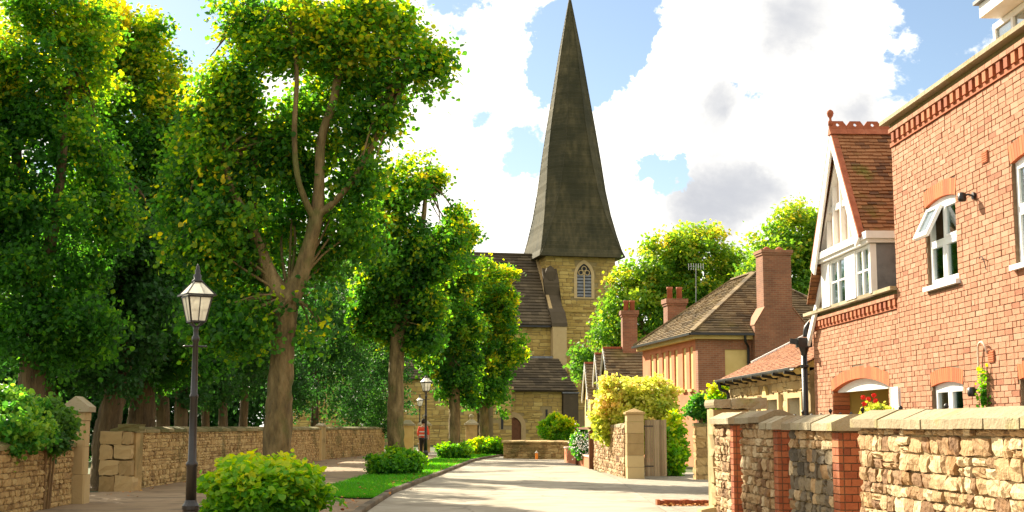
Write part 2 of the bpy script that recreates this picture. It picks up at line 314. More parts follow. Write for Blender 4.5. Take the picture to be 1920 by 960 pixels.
# ------------------------------------------------------------------ foliage
def leaf_mesh(name, P, Nn, T, size, tint, mt, quad=False):
    """P positions, Nn normals, T tip directions (n,3), size (n,), tint (n,)"""
    n = len(P); Bv = np.cross(Nn, T); Bv /= np.linalg.norm(Bv, axis=1)[:, None]+1e-9
    tpl = [(0, 0, 0), (.5, .42, .10), (1, 0, -.06), (.5, -.42, .10)] if quad else [(0, 0, 0), (.3, .46, .09), (.72, .36, .07), (1, 0, -.08), (.72, -.36, .07), (.3, -.46, .09)]
    k = len(tpl); co = np.empty((n, k, 3))
    for i, (a, b, c) in enumerate(tpl): co[:, i] = P+(T*a+Bv*b+Nn*c)*size[:, None]
    return mesh_np(name, co.reshape(-1, 3), np.arange(n*k), np.arange(n)*k, tint, M[mt])
def unit(a): return a/(np.linalg.norm(a, axis=1)[:, None]+1e-9)
def crown(name, blobs, n, size, mt, parent, seed, clump=24, spread=.16, shell=.45, ymean=.42, yvar=.2, ytop=.25, outb=.2, up=.35, droop=.5, quad=False, floor=None):
    """leaves gathered in twig-sized clumps inside a set of ellipsoids [(centre, radii, weight)] given in world space"""
    rg = np.random.default_rng(seed)
    C = np.array([list(b[0]) for b in blobs], float); RR = np.array([list(b[1]) for b in blobs], float); w = np.array([b[2]*(b[1][0]*b[1][1]*b[1][2])**.75 for b in blobs]); w /= w.sum()
    nc = max(1, n//clump); bi = rg.choice(len(blobs), nc, p=w)
    d = unit(rg.normal(size=(nc, 3))); rad = shell+(1-shell)*rg.random(nc)**.6
    rad = rad*np.where(rg.random(nc) < .1, 1+.3*rg.random(nc), 1); cc = C[bi]+d*RR[bi]*rad[:, None]*(1+.10*rg.normal(size=nc))[:, None]
    if floor is not None: cc = cc[cc[:, 2] > floor]; 
    nc = len(cc); bi = bi[:nc]; d = d[:nc]; rad = rad[:nc]
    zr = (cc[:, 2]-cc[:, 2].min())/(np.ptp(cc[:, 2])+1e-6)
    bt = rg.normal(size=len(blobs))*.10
    ct = ymean+yvar*.75*rg.normal(size=nc)+bt[bi]+ytop*(zr-.5)+outb*(rad-.75)  # random leaf colour; sunlit glow of top and outer edge painted in as yellow
    idx = np.repeat(np.arange(nc), clump); n = len(idx)
    P = cc[idx]+rg.normal(size=(n, 3))*spread*np.array([1, 1, .8])
    out = unit(cc-C.mean(0))[idx]
    Nn = unit(out*.35+np.array([0, 0, up])+rg.normal(size=(n, 3))*.6)
    T = rg.normal(size=(n, 3))+out*.4-np.array([0, 0, droop]); T = unit(T-Nn*(T*Nn).sum(1)[:, None])
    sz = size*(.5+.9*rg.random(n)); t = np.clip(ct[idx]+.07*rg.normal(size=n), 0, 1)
    po = np.array(ORG[parent.name]) if parent is not None else np.zeros(3)
    me = leaf_mesh(name, P-po, Nn, T, sz, t, mt, quad); o = link(name, me, parent); ORG[o.name] = Vector(po); return o
def lumps(blobs, k, seed, f=(.3, .5), reach=.85):
    """break smooth ellipsoids into uneven lobes"""
    rg = random.Random(seed); out = []
    for c, r, w in blobs:
        out.append((c, tuple(x*.68 for x in r), w*.6))
        for i in range(k*2):
            d = Vector((rg.gauss(0, 1), rg.gauss(0, 1), rg.gauss(0, 1))).normalized(); q = rg.uniform(f[0]*.45, f[0]*.9)
            out.append((Vector(c)+Vector((d.x*r[0], d.y*r[1], d.z*r[2]))*reach*rg.uniform(.9, 1.3), tuple(x*q for x in r), w*1.1))
        for i in range(k):
            d = Vector((rg.gauss(0, 1), rg.gauss(0, 1), rg.gauss(0, 1))).normalized(); q = rg.uniform(*f)
            out.append((Vector(c)+Vector((d.x*r[0], d.y*r[1], d.z*r[2]))*reach*rg.uniform(.75, 1.05), tuple(x*q for x in r), w))
    return out
def px_blobs(lst, Y, dep=1.0):
    """[(px, py, rx px, rz px, dy metres, weight)] -> world ellipsoids at real distance Y"""
    out = []; k = Y/F
    for b in lst:
        px, py, rx, rz = b[:4]; dy = b[4] if len(b) > 4 else 0; w = b[5] if len(b) > 5 else 1
        out.append((at(px, py, Y+dy), (rx*k, max(rx, rz*.8)*k*dep, rz*k), w))
    return out
def smooth_path(pts, rad, m=4):
    P = [Vector(p) for p in pts]; o = []; r = []
    for i in range(len(P)-1):
        a = P[max(i-1, 0)]; b = P[i]; c = P[i+1]; d = P[min(i+2, len(P)-1)]
        for j in range(m):
            t = j/m; o.append(.5*((2*b)+(c-a)*t+(2*a-5*b+4*c-d)*t*t+(3*b-a-3*c+d)*t**3)); r.append(rad[i]*(1-t)+rad[i+1]*t)
    o.append(P[-1]); r.append(rad[-1]); return o, r
def limb(mb, pts, rad, n=9, seed=0, wob=.12):
    p, r = smooth_path(pts, rad, 7 if n > 9 else 4); mb.tube(p, r, n, wob=wob, seed=seed)
# ------------------------------------------------------------------ masonry
def stone_geo(mb, o, ax, ay, az, w, h, d, rg, t, res=3):
    """one rough block: centre o, ax along, az up, ay outward; rough-hewn bulging face; about 40 triangles"""
    vs = []; n = res+1; tu = rg.uniform(-.35, .35); tv = rg.uniform(-.35, .35); BG = min(d, .06)
    for j in range(n):
        for i in range(n):
            u = i/res-.5; v = j/res-.5; e = (i in (0, res))+(j in (0, res))
            uu = u*w*(1-.0*e); vv = v*h
            ju = rg.uniform(-.09, .09)*w*(.45 if e else 1); jv = rg.uniform(-.1, .1)*h*(.6 if e else 1)
            if e == 2: uu *= rg.uniform(.88, 1.04); vv *= rg.uniform(.86, 1.04)
            dep = d*.5-BG*((rg.uniform(-.28, .25) if e == 0 else rg.uniform(-.1, .28) if e == 1 else rg.uniform(.0, .4))+tu*u+tv*v)
            vs.append(o+ax*(uu+ju)+az*(vv+jv)+ay*dep)
    fs = [(j*n+i, j*n+i+1, (j+1)*n+i+1, (j+1)*n+i) for j in range(res) for i in range(res)]
    b = len(vs); ring = list(range(n))+[j*n+res for j in range(1, n)]+[res*n+i for i in range(res-1, -1, -1)]+[j*n for j in range(res-1, 0, -1)]
    for k in ring:
        q = vs[k]-o; vs.append(o+ax*q.dot(ax)+az*q.dot(az)-ay*d*.5)
    L = len(ring)
    fs += [(ring[(k+1) % L], ring[k], b+k, b+(k+1) % L) for k in range(L)]
    mb.add(vs, fs, t)
def courses(L, H, z0, rg, wr, hr):
    """coursed rubble: [(u, z, w, h)]"""
    z = z0; out = []
    while z < H-.03:
        h = min(rg.uniform(*hr), H-z)
        if H-z-h < hr[0]*.6: h = H-z
        u = 0
        while u < L-.01:
            w = rg.uniform(*wr)*(.8+h*1.3)
            if L-u-w < wr[0]: w = L-u
            if rg.random() < .22 and h > .13:
                k = rg.uniform(.4, .6); out.append((u+w/2, z+h*k/2, w, h*k)); out.append((u+w/2, z+h*(1+k)/2, w, h*(1-k)))
            else: out.append((u+w/2, z+h/2, w, h))
            u += w
        z += h
    return out
def coping(root, a, ax, ay, L, zb, rg, mt, seg, half=.25, edge=.075, rise=.085, name='coping_stone', over=.06, single=True):
    """saddleback coping stones along the wall; a = centre line start"""
    u = -over; objs = []; mb = MB()
    while u < L+over-.01:
        l = rg.uniform(*seg)
        if L+over-u-l < seg[0]*.6: l = L+over-u
        b = a+ax*u; dz = rg.uniform(-.008, .008); hw = half+rg.uniform(-.012, .012); t = rg.random(); ns = max(1, int(l/.09)); m = mb if not single else MB()
        sec = []
        for k in range(ns+1):
            e = rg.uniform(-.006, .006); q = b+ax*(.004+(l-.008)*k/ns)
            sec.append([q+ay*(hw+e)+V(0, 0, zb+dz), q+ay*(hw+e*1.5)+V(0, 0, zb+dz+edge+e), q+ay*(.05+e)+V(0, 0, zb+dz+edge+rise+e), q-ay*(.05)+V(0, 0, zb+dz+edge+rise+e), q-ay*(hw)+V(0, 0, zb+dz+edge+e), q-ay*(hw)+V(0, 0, zb+dz)])
        vs = [p for s in sec for p in s]; fs = [(k*6+i, (k+1)*6+i, (k+1)*6+(i+1) % 6, k*6+(i+1) % 6) for k in range(ns) for i in range(6)]+[list(range(6)), list(range(ns*6, ns*6+6))[::-1]]
        m.add(vs, fs, t)
        if single: m.build(name, mt, root)
        u += l
    if not single: mb.build(name, mt, root, kind='stuff')
def rubble_wall(name, label, a, b, H, seed, outward, th=.3, wr=(.13, .3), hr=(.1, .19), mt='sandstone', single=True, cop=True, cmt='coping_stone', seg=(.35, .8), z0=-.05, ends=(False, False), cat='wall', zb=None, stain=None, res=3, both=False, d=.07, core='sand_mortar', rise=.085, half=None, group=None):
    rg = random.Random(seed); a = Vector(a); b = Vector(b); L = (b-a).length; ax = (b-a)/L; ay = Vector(outward).normalized(); az = V(0, 0, 1)
    root = thing(name, label, cat, a, group=group)
    mb = MB(); c0 = a-ay*(th/2); hh = th/2-.004
    vs = [c0+ax*u+ay*(s*hh)+V(0, 0, z) for z in (z0, H-.002) for u, s in ((.005, -1), (L-.005, -1), (L-.005, 1), (.005, 1))]
    mb.add(vs, [(3, 2, 1, 0), (4, 5, 6, 7), (0, 1, 5, 4), (1, 2, 6, 5), (2, 3, 7, 6), (3, 0, 4, 7)]); mb.build('wall_core', core, root)
    jn = MB(); jd = MB()
    faces = [(a, ay, ax, L)]
    if both: faces.append((a-ay*th, -ay, ax, L))
    for e, (p, o) in enumerate(((a, -ax), (b, ax))):
        if ends[e]: faces.append((p-ay*th if e == 0 else p, o, ay if e == 0 else -ay, th))
    for p, oy, oax, l in faces:
        for u, z, w, h in courses(l, H, z0, rg, wr, hr):
            dark = stain and stain(u, z, rg)
            o = p+oax*u+V(0, 0, z)+oy*(-.005); t = min(1, max(0, rg.gauss(.52, .32)))
            if single and l > .5:
                m = MB(); stone_geo(m, o, oax, oy, az, w-rg.uniform(.004, .018), h-rg.uniform(.004, .02), d*rg.uniform(.6, 1.3), rg, t, res); m.build('stone', 'dark_stone' if dark else mt, root)
            else: stone_geo(jd if dark else jn, o, oax, oy, az, w-rg.uniform(.004, .018), h-rg.uniform(.004, .02), d*rg.uniform(.6, 1.3), rg, t, res)
    if jn.v: jn.build('stonework', mt, root, kind='stuff')
    if cop: coping(root, c0, ax, ay, L, H if zb is None else zb, rg, cmt, seg, half=half or th/2+.07, rise=rise, single=single)
    return root
def tile_roof(c, ex, wid, th, rg, mb, jit=.012, lift=.02):
    """c = eave left, eave right, ridge right, ridge left (seen from outside); separate lapped tiles"""
    a, b, r, l = [Vector(p) for p in c]; n = (b-a).cross(l-a if (l-a).length > .1 else r-a).normalized()
    s = (((l+r)/2)-((a+b)/2)).length; rows = max(1, int(s/ex))
    for i in range(rows):
        t0 = i/rows; t1 = min(1, (i+1.25)/rows)
        A0 = a.lerp(l, t0); B0 = b.lerp(r, t0); A1 = a.lerp(l, t1); B1 = b.lerp(r, t1); w = (B0-A0).length
        k = max(1, round(w/wid)); off = .5*(i % 2)/k
        cuts = [0]+[q for q in ((j+1)/k-off+rg.uniform(-.08, .08)/k for j in range(k+1)) if .02 < q < .98]+[1]
        for j in range(len(cuts)-1):
            g = .0025/max(w, .1); u0 = cuts[j]+g; u1 = cuts[j+1]-g
            if u1-u0 < .003: continue
            e = rg.uniform(-jit, jit)*(t1-t0 > 0); up = n*(th+lift*rg.uniform(.8, 1.2)); dn = (a-l).normalized()*e
            p = [A0.lerp(B0, u0)+dn, A0.lerp(B0, u1)+dn, A1.lerp(B1, u1), A1.lerp(B1, u0)]
            q = [p[0]+up, p[1]+up, p[2]+n*.004, p[3]+n*.004]
            mb.add(p[:2]+[p[2]-n*.01, p[3]-n*.01]+q, [(4, 5, 6, 7), (0, 1, 5, 4), (1, 2, 6, 5), (3, 0, 4, 7)], min(1, max(0, rg.gauss(.5, .25))))
# ================================================================== THE SETTING
def lerp_tab(tab, y):
    for (a, b), (c, d) in zip(tab, tab[1:]):
        if y <= c: return b+(d-b)*(y-a)/(c-a)
    return tab[-1][1]
RL = [(-5, -1.6), (24, -1.5), (30.8, -1.28), (33, -1.08), (41, -.42), (50, .3), (59.8, 1.09), (68.2, 2.44), (70, 2.9)]
RR_ = [(-5, 3.3), (20, 3.6), (25.8, 3.9), (38.9, 4.75), (47.7, 4.95), (53, 4.95), (61.5, 5.2), (70, 5.4)]
WL = [(-5, -7.5), (26.3, -7.2), (31, -7.5), (45, -6.75), (63, -5.56), (73.7, -3.56), (80, -2.2)]      # foot of the left wall
GL = [(27.4, -2.0), (28.4, -2.6), (33.2, -2.98), (40.9, -2.5), (50, -1.75), (60, -.85), (68, .3), (72, 1.3)]
def strip(name, mt, l, r, ys, z, kind='structure', sub=6):
    mb = MB(); vs = []; n = len(ys)
    for y in ys:
        a = l(y); b = r(y)
        for k in range(sub+1): vs.append((a+(b-a)*k/sub, y, z))
    m = sub+1
    mb.add(vs, [(i*m+k, i*m+k+1, (i+1)*m+k+1, (i+1)*m+k) for i in range(n-1) for k in range(sub)])
    return setp(mb.build(name, mt), kind=kind)
mb = MB(); mb.add([(-900, -300, 0), (900, -300, 0), (900, 1500, 0), (-900, 1500, 0)], [(0, 1, 2, 3)]); setp(mb.build('ground', 'soil'), kind='structure')
ys = [-5+i*1.5 for i in range(50)]
strip('road', 'asphalt', lambda y: lerp_tab(RL, y), lambda y: lerp_tab(RR_, y), [y for y in ys if y < 69], .008)
strip('footpath', 'footway', lambda y: lerp_tab(WL, y)-1.5 if 26.3 < y < 31 else lerp_tab(WL, y)-.1, lambda y: lerp_tab(RL, y)-.16, [y for y in ys if y < 70]+[70, 73, 76, 80], .05, sub=8)
strip('church_path', 'asphalt', lambda y: -2.4, lambda y: 6, [68.8, 72, 78], .056)
strip('driveway', 'drive', lambda y: lerp_tab(RR_, y)-.002, lambda y: 9.5 if y > 20.6 else 3.84, [-5, 20.55, 20.65, 26, 32, 38.0, 44], .012)
mb = MB(); mb.add([(4.1, -4, .016), (6.9, -4, .016), (6.9, 26, .016), (4.1, 26, .016)], [(0, 1, 2, 3)]); setp(mb.build('forecourt', 'drive'), kind='structure')
# verge and its grass
gy = [27.4, 27.8, 28.4, 29.5, 31]+[33+i*2.0 for i in range(18)]+[68.6]
gl = lambda y: min(lerp_tab(GL, y), lerp_tab(RL, y)-.2); gr = lambda y: lerp_tab(RL, y)-.155
strip('verge', 'turf', gl, gr, gy, .075)
def grass():
    rg = np.random.default_rng(5); n = 26000; Y = 27.5+41*rg.random(n)**1.5; L = np.array([gl(y) for y in Y]); Rr = np.array([gr(y) for y in Y])
    X = L+(Rr-L)*rg.random(n); P = np.stack([X, Y, np.full(n, .07)], 1); T = unit(np.stack([rg.normal(size=n)*.5, rg.normal(size=n)*.5, np.ones(n)], 1))
    N_ = unit(np.cross(T, rg.normal(size=(n, 3)))); sz = .05+.05*rg.random(n)
    B = np.cross(N_, T)*.006*(Y/27)[:, None]; co = np.stack([P-B, P+B, P+T*sz[:, None]], 1).reshape(-1, 3)
    me = mesh_np('grass', co, np.arange(n*3), np.arange(n)*3, np.clip(.45+.25*rg.normal(size=n), 0, 1), M['grass_blade'])
    setp(link('grass', me), 'short bright green grass on the verge beside the road', 'grass', kind='stuff')
grass()
# kerb: one stone after another along the left of the road
kroot = setp(thing('kerb', None, None), kind='structure')
mb = MB(); mb.add([(-.075, -.44, -.1), (.06, -.44, -.1), (.06, .44, -.1), (-.075, .44, -.1), (-.075, -.44, .098), (.045, -.44, .098), (.045, .44, .098), (-.075, .44, .098), (.06, -.44, .08), (.06, .44, .08)],
       [(3, 2, 1, 0), (4, 5, 6, 7), (0, 1, 8, 5, 4), (2, 3, 7, 6, 9), (1, 2, 9, 8), (5, 8, 9, 6), (3, 0, 4, 7)])
kms = []
for k in range(5): mb.t = [k/5+.1]*7; kms.append(mb.mesh('kerbstone', 'kerbstone'))
y = 16.0; k = 0
while y < 68.5:
    a = lerp_tab(RL, y); b = lerp_tab(RL, y+.9); o = link('kerbstone', kms[(k*7) % 5], kroot, (((a+b)/2)-.07, y+.45, random.Random(k).uniform(-.006, .006))); o.rotation_euler = (0, 0, -math.atan2(b-a, .9)); y += .9; k += 1
def litter():
    rg = np.random.default_rng(9); pts = []
    for i in range(260):
        y = 20+rg.random()*45; x = lerp_tab(RL, y)+rg.normal()*.25-.5; pts.append((x, y, .105 if x < lerp_tab(RL, y) else .014))
    for i in range(220): pts.append((4.0+rg.random()*1.1, 25.3+rg.random()*.5, .02))
    for i in range(200): y = 28+rg.random()*40; pts.append((lerp_tab(WL, y)+.1+rg.random()**2*2, y, .06))
    P = np.array(pts); n = len(P); N_ = unit(np.array([0, 0, 1.])+rg.normal(size=(n, 3))*.25); T = rg.normal(size=(n, 3)); T = unit(T-N_*(T*N_).sum(1)[:, None])
    setp(link('fallen_leaves', leaf_mesh('fallen_leaves', P, N_, T, .05+.04*rg.random(n), rg.random(n), 'dead_leaf')), 'scattered brown and orange fallen leaves on the ground', 'leaves', kind='stuff')
litter()
# ================================================================== RIGHT: GARDEN WALLS ALONG THE ROAD
WX = 3.85
def quoin(root, y0, y1, x0, x1, H, seed, mt='red_brick'):
    """brick pier at a wall end: alternate courses of real bricks"""
    rg = random.Random(seed); mb = MB(); mb.box(x0+.012, x1-.012, y0+.012, y1-.012, -.05, H); mb.build('pier_core', 'mortar', root); z = 0; k = 0
    vari = []
    while z < H-.03:
        h = .066; l = y1-y0; w = x1-x0
        for side in ('n', 's', 'w'):
            m = MB(); t = min(1, max(0, rg.gauss(.5, .25)))
            if side == 'w':
                cut = [y0, y1] if k % 2 else [y0, y0+l*.5, y1]
                for a, b in zip(cut, cut[1:]): m = MB(); m.box(x0-.004, x0+.04, a+.004, b-.004, z+.004, z+h+.004, min(1, max(0, rg.gauss(.5, .25)))); m.build('brick', mt, root)
            elif side == 'n':
                cut = [x0+.045, x0+w*.55, x1] if k % 2 else [x0+.045, x0+w*.36, x1-.05, x1]
                for a, b in zip(cut, cut[1:]):
                    if b-a > .03: m = MB(); m.box(a+.004, b-.004, y0-.003, y0+.04, z+.004, z+h+.004, min(1, max(0, rg.gauss(.45, .25)))); m.build('brick', mt, root)
        z += .076; k += 1
def garden_wall(label, y0, y1, H, seed, pier, stain=None, zb=None, near_q=None, cop_step=None):
    """wall face on x = WX from y0 (near end) to y1 (far end)"""
    a = V(WX, y0+(pier or 0), 0); b = V(WX, y1, 0)
    r = rubble_wall('stone_wall', label, a, b, H, seed, (-1, 0, 0), th=.32, stain=stain, cop=False, group='stone walls beside the road', wr=(.1, .3), hr=(.085, .165), both=False)
    rg = random.Random(seed+50)
    if pier: quoin(r, y0, y0+pier, WX-.012, WX+.31, H, seed+7)
    if near_q:
        m = MB(); z = 0; k = 0
        while z < H-.05:
            l = .11 if k % 2 else .2
            m = MB(); m.box(WX-.016, WX+.1, y0-.006, y0+l, z+.004, z+.07, rg.random()); m.build('brick', 'red_brick', r); z += .076; k += 1
    if cop_step:
        ys_, dz = cop_step
        coping(r, V(WX+.16, y0, 0), V(0, 1, 0), V(-1, 0, 0), ys_-y0, H-dz, rg, 'coping_stone', (.3, .6), over=.03)
        coping(r, V(WX+.16, ys_+.03, 0), V(0, 1, 0), V(-1, 0, 0), y1-ys_-.03, H, rg, 'coping_stone', (.35, .8), over=.0)
    else: coping(r, V(WX+.16, y0, 0), V(0, 1, 0), V(-1, 0, 0), y1-y0, H, rg, 'coping_stone', (.35, .85))
    return r
garden_wall('long golden rubble stone wall with pale coping in front of the low white window', 6.5, 12.5, 1.485, 3, 0, near_q=False)
garden_wall('short stone wall with blackened stones and red brick end pier', 13.2, 15.15, 1.465, 4, .23, stain=lambda u, z, rg: rg.random() < (.85 if z < 1.25 and .1 < u < 1.65 else .2))
garden_wall('short stone wall with a step down in its coping and slim brick end', 15.7, 17.7, 1.545, 5, .21, cop_step=(16.3, .085))
garden_wall('shortest stone wall piece next to the tall stone gatepost', 18.2, 19.45, 1.535, 6, .2)
# tall gatepost at the far end of those walls
gp = thing('gatepost', 'tall stone gatepost with a rough flat cap at the driveway mouth', 'gatepost', (4.1, 20.05, 0)); rg = random.Random(11)
z = 0
for h in (.34, .3, .42, .33, .36):
    m = MB(); stone_geo(m, V(4.15+rg.uniform(-.008, .008), 19.97, z+h/2), V(1, 0, 0), V(0, -1, 0), V(0, 0, 1), .52, h-.012, .32, rg, rg.random()*.6); m.build('block', 'ashlar', gp); z += h
m = MB(); m.box(3.905, 4.42, 19.98, 20.4, -.05, 1.76, .8); m.build('shaft', 'ashlar', gp)
for k in range(3):
    m = MB(); stone_geo(m, V(4.02+k*.26, 20.1, 1.84), V(1, 0, 0), V(0, -1, 0), V(0, 0, 1), .27, .13+.02*k, .75, rg, rg.random()); m.build('cap_stone', 'coping_stone', gp)
m = MB(); stone_geo(m, V(3.83, 19.98, .14), V(1, 0, 0), V(0, -1, 0), V(0, 0, 1), .3, .32, .34, rg, .4); setp(m.build('guard_stone', 'ashlar'), 'rough guard stone at the foot of the tall gatepost', 'stone')
# iron railing behind the walls
rl = thing('iron_railing', 'black iron railing with ball finials behind the stone walls', 'railing', (4.75, 12.8, 0))
m = MB(); m.bar((4.75, 12.6, 1.45), (4.75, 18.6, 1.45), .04, .012); m.build('rail', 'black_iron', rl)
m = MB(); m.bar((4.75, 12.6, .15), (4.75, 18.6, .15), .04, .012); m.build('rail', 'black_iron', rl)
fm = MB(); fm.lathe([(.0, -.03), (.009, -.027), (.010, -.01), (.02, .0), (.025, .015), (.02, .03), (.008, .042), (0, .045)], n=10); fme = fm.mesh('finial', 'black_iron', True)
bm_ = MB(); bm_.tube([(0, 0, 0), (0, 0, 1.62)], .009, 6); bme = bm_.mesh('baluster', 'black_iron')
for k in range(14):
    y = 12.7+k*.44; b = link('baluster', bme, rl, (0, y-12.8, .0)); link('finial', fme, b, (0, 0, 1.63+(.05 if k % 3 == 0 else 0)))
# low brick edging with leaves
ed = thing('brick_edging', 'low row of old bricks set on edge beside the driveway', 'edging', (4.45, 25.85, 0)); rg = random.Random(2)
for k in range(15): m = MB(); x = 3.93+k*.069; m.box(x, x+.062, 25.72, 25.95, -.02, .105+rg.uniform(-.012, .012), rg.random()*.6); m.build('brick', 'red_brick', ed)
# ================================================================== RIGHT: THE BRICK HOUSE
HX = 6.75
hs = thing('brick_house', 'large orange brick house with white windows, dentil eaves and a half timbered gable', 'house', (HX, 12, 0))
def arc(ya, yb, zs, rise):
    h = (yb-ya)/2; r = (h*h+rise*rise)/(2*rise); return (ya+yb)/2, zs+rise-r, r
OPEN = []   # (ya, yb, z0, spring, rise, band)
OPEN_MAIN = [(17.4, 18.53, 3.40, 4.60, .06, .22), (14.35, 15.57, 3.36, 4.66, .06, .22), (17.42, 18.55, 1.0, 2.06, .05, .19), (14.4, 15.62, 1.0, 2.06, .05, .19), (11.4, 12.6, 3.36, 4.66, .06, .22)]
OPEN_LOW = [(20.52, 23.6, -.05, 2.13, .17, .2)]
def blocked(op, z):
    ya, yb, z0, zs, rise, band = op
    if z < z0-.03: return None
    if z < zs-.02: return (ya, yb)
    yc, zc, r = arc(ya, yb, zs, rise); ro = r+band; q = z-zc
    if q >= ro: return None
    h = math.sqrt(ro*ro-q*q); return (max(ya-.05, yc-h), min(yb+.05, yc+h))
def brick_face(x, y0, y1, z0, z1, ops, rg):
    out = []; z = z0; k = 0
    while z < z1-.02:
        zc = z+.0375; segs = [(y0, y1)]
        for op in ops:
            b = blocked(op, zc)
            if b: segs = [s for a, e in segs for s in ((a, min(e, b[0])), (max(a, b[1]), e)) if s[1]-s[0] > .02]
        u = y0-(.1125 if k % 2 else 0)-rg.uniform(0, .01)
        while u < y1:
            l = .225
            if rg.random() < .16: l = .1125
            for a, e in segs:
                p = max(u+.008, a+.004); q = min(u+l-.008, e-.004)
                if q-p > .025: out.append((x, (p+q)/2, zc, q-p))
            u += l
        z += .075; k += 1
    return out
rg = random.Random(21)
BR = brick_face(HX, 9.0, 19.87, -.02, 5.76, OPEN_MAIN, rg)+brick_face(HX+.035, 19.875, 24.75, -.02, 3.27, OPEN_LOW, rg)
def brick_geo(mb, x, y, z, l, t, rg):
    d = .011+rg.uniform(-.004, .003); h = .0338; e = .0025; j = lambda: rg.uniform(-.0022, .0022)
    o = [(x+.03, y+sy*l/2, z+sz*h) for sy, sz in ((-1, -1), (1, -1), (1, 1), (-1, 1))]
    m1 = [(x-d+.0025, y+sy*l/2+j(), z+sz*h+j()) for sy, sz in ((-1, -1), (1, -1), (1, 1), (-1, 1))]
    m2 = [(x-d+j(), y+sy*(l/2-e)+j(), z+sz*(h-e)) for sy, sz in ((-1, -1), (1, -1), (1, 1), (-1, 1))]
    mb.add(o+m1+m2, [(11, 10, 9, 8)]+[((i+1) % 4, i, 4+i, 4+(i+1) % 4) for i in range(4)]+[(4+(i+1) % 4, 4+i, 8+i, 8+(i+1) % 4) for i in range(4)], t)
def brick_tint(rg): return min(1, max(0, rg.gauss(.55, .13))) if rg.random() > .06 else rg.choice((.02, .1, .95, 1.0))
vis = sorted([b for b in BR if b[1] > 15.0 and b[2] > 1.7 and b[3] > .05], key=lambda b: b[1])[:300]; vs_ = set(vis)
bvar = []
for k in range(24): m = MB(); brick_geo(m, 0, 0, 0, .215, brick_tint(rg), rg); bvar.append(m.mesh('brick', 'brick'))
for x, y, z, l in vis:
    o = link('brick', bvar[rg.randrange(24)], hs, (x-HX, y-12, z)); o.scale = (1, l/.215, 1)
m = MB()
for b in BR:
    if b not in vs_: brick_geo(m, *b, brick_tint(rg), rg)
m.build('brickwork', 'brick', hs, kind='stuff')
def holed(mb, x0, x1, y0, y1, z0, z1, rects):
    """slab with rectangular holes"""
    Ys = sorted({y0, y1, *[min(max(v, y0), y1) for r in rects for v in r[:2]]}); Zs = sorted({z0, z1, *[min(max(v, z0), z1) for r in rects for v in r[2:]]})
    for a, b in zip(Ys, Ys[1:]):
        run = None
        for c, d in zip(Zs, Zs[1:]):
            hole = any(r[0] <= (a+b)/2 <= r[1] and r[2] <= (c+d)/2 <= r[3] for r in rects)
            if hole:
                if run: mb.box(x0, x1, a, b, *run); run = None
            else: run = (run[0], d) if run else (c, d)
        if run: mb.box(x0, x1, a, b, *run)
m = MB(); holed(m, HX, HX+.3, 9.0, 19.87, -.1, 5.76, [(o[0], o[1], o[2], o[3]+o[4]) for o in OPEN_MAIN]); m.build('wall', 'mortar', hs)
m = MB(); holed(m, HX+.035, HX+.33, 19.87, 24.75, -.1, 3.27, [(o[0], o[1], o[2], o[3]+o[4]) for o in OPEN_LOW]); m.build('wall', 'mortar', hs)
m = MB(); m.box(HX+.3, HX+6, 19.57, 19.868, -.1, 6.1); m.box(HX+.34, HX+6, 24.45, 24.74, -.1, 3.5); m.box(HX+5.7, HX+6, 9, 24.4, -.1, 6.0); m.build('rear_wall', 'house_brick', hs)
# brick returns on the exposed far corner
def arch_bricks(op, x, out=.012):
    ya, yb, z0, zs, rise, band = op; yc, zc, r = arc(ya, yb, zs, rise); a0 = math.asin(min(1, ((yb-ya)/2+.02)/(r))); n = int((yb-ya)/.068); mb = MB(); g = .0035
    for i in range(n):
        p = -a0+2*a0*i/n+g/r; q = -a0+2*a0*(i+1)/n-g/r
        f = lambda a, rr, xx: (xx, yc+rr*math.sin(a), zc+rr*math.cos(a))
        mb.add([f(p, r, x-out), f(q, r, x-out), f(q, r+band, x-out), f(p, r+band, x-out), f(p, r, x+.11), f(q, r, x+.11), f(q, r+band, x+.11), f(p, r+band, x+.11)], [(3, 2, 1, 0), (0, 1, 5, 4), (1, 2, 6, 5), (2, 3, 7, 6), (3, 0, 4, 7)], rg.random())
    ob = mb.build('brick_arch', 'rubbed_brick', hs)
    mb = MB(); k = 12; top = [(yc+(r+band-.01)*math.sin(-a0+2*a0*i/k), zc+(r+band-.01)*math.cos(-a0+2*a0*i/k)) for i in range(k+1)]; bot = [(yc+(r+.003)*math.sin(-a0+2*a0*i/k), zc+(r+.003)*math.cos(-a0+2*a0*i/k)) for i in range(k+1)]
    for i in range(k):
        mb.prism([(x-out+.006, *bot[i]), (x-out+.006, *bot[i+1]), (x-out+.006, *top[i+1]), (x-out+.006, *top[i])], (.1, 0, 0))
    mb.build('mortar_joint', 'mortar', ob)
for o in OPEN_MAIN: arch_bricks(o, HX)
arch_bricks(OPEN_LOW[0], HX+.035)
def frame_rect(mb, x0, x1, ya, yb, za, zb, w):
    mb.box(x0, x1, ya, ya+w, za, zb); mb.box(x0, x1, yb-w, yb, za, zb); mb.box(x0+.001, x1-.001, ya+w, yb-w, za, za+w); mb.box(x0+.001, x1-.001, ya+w, yb-w, zb-w, zb)
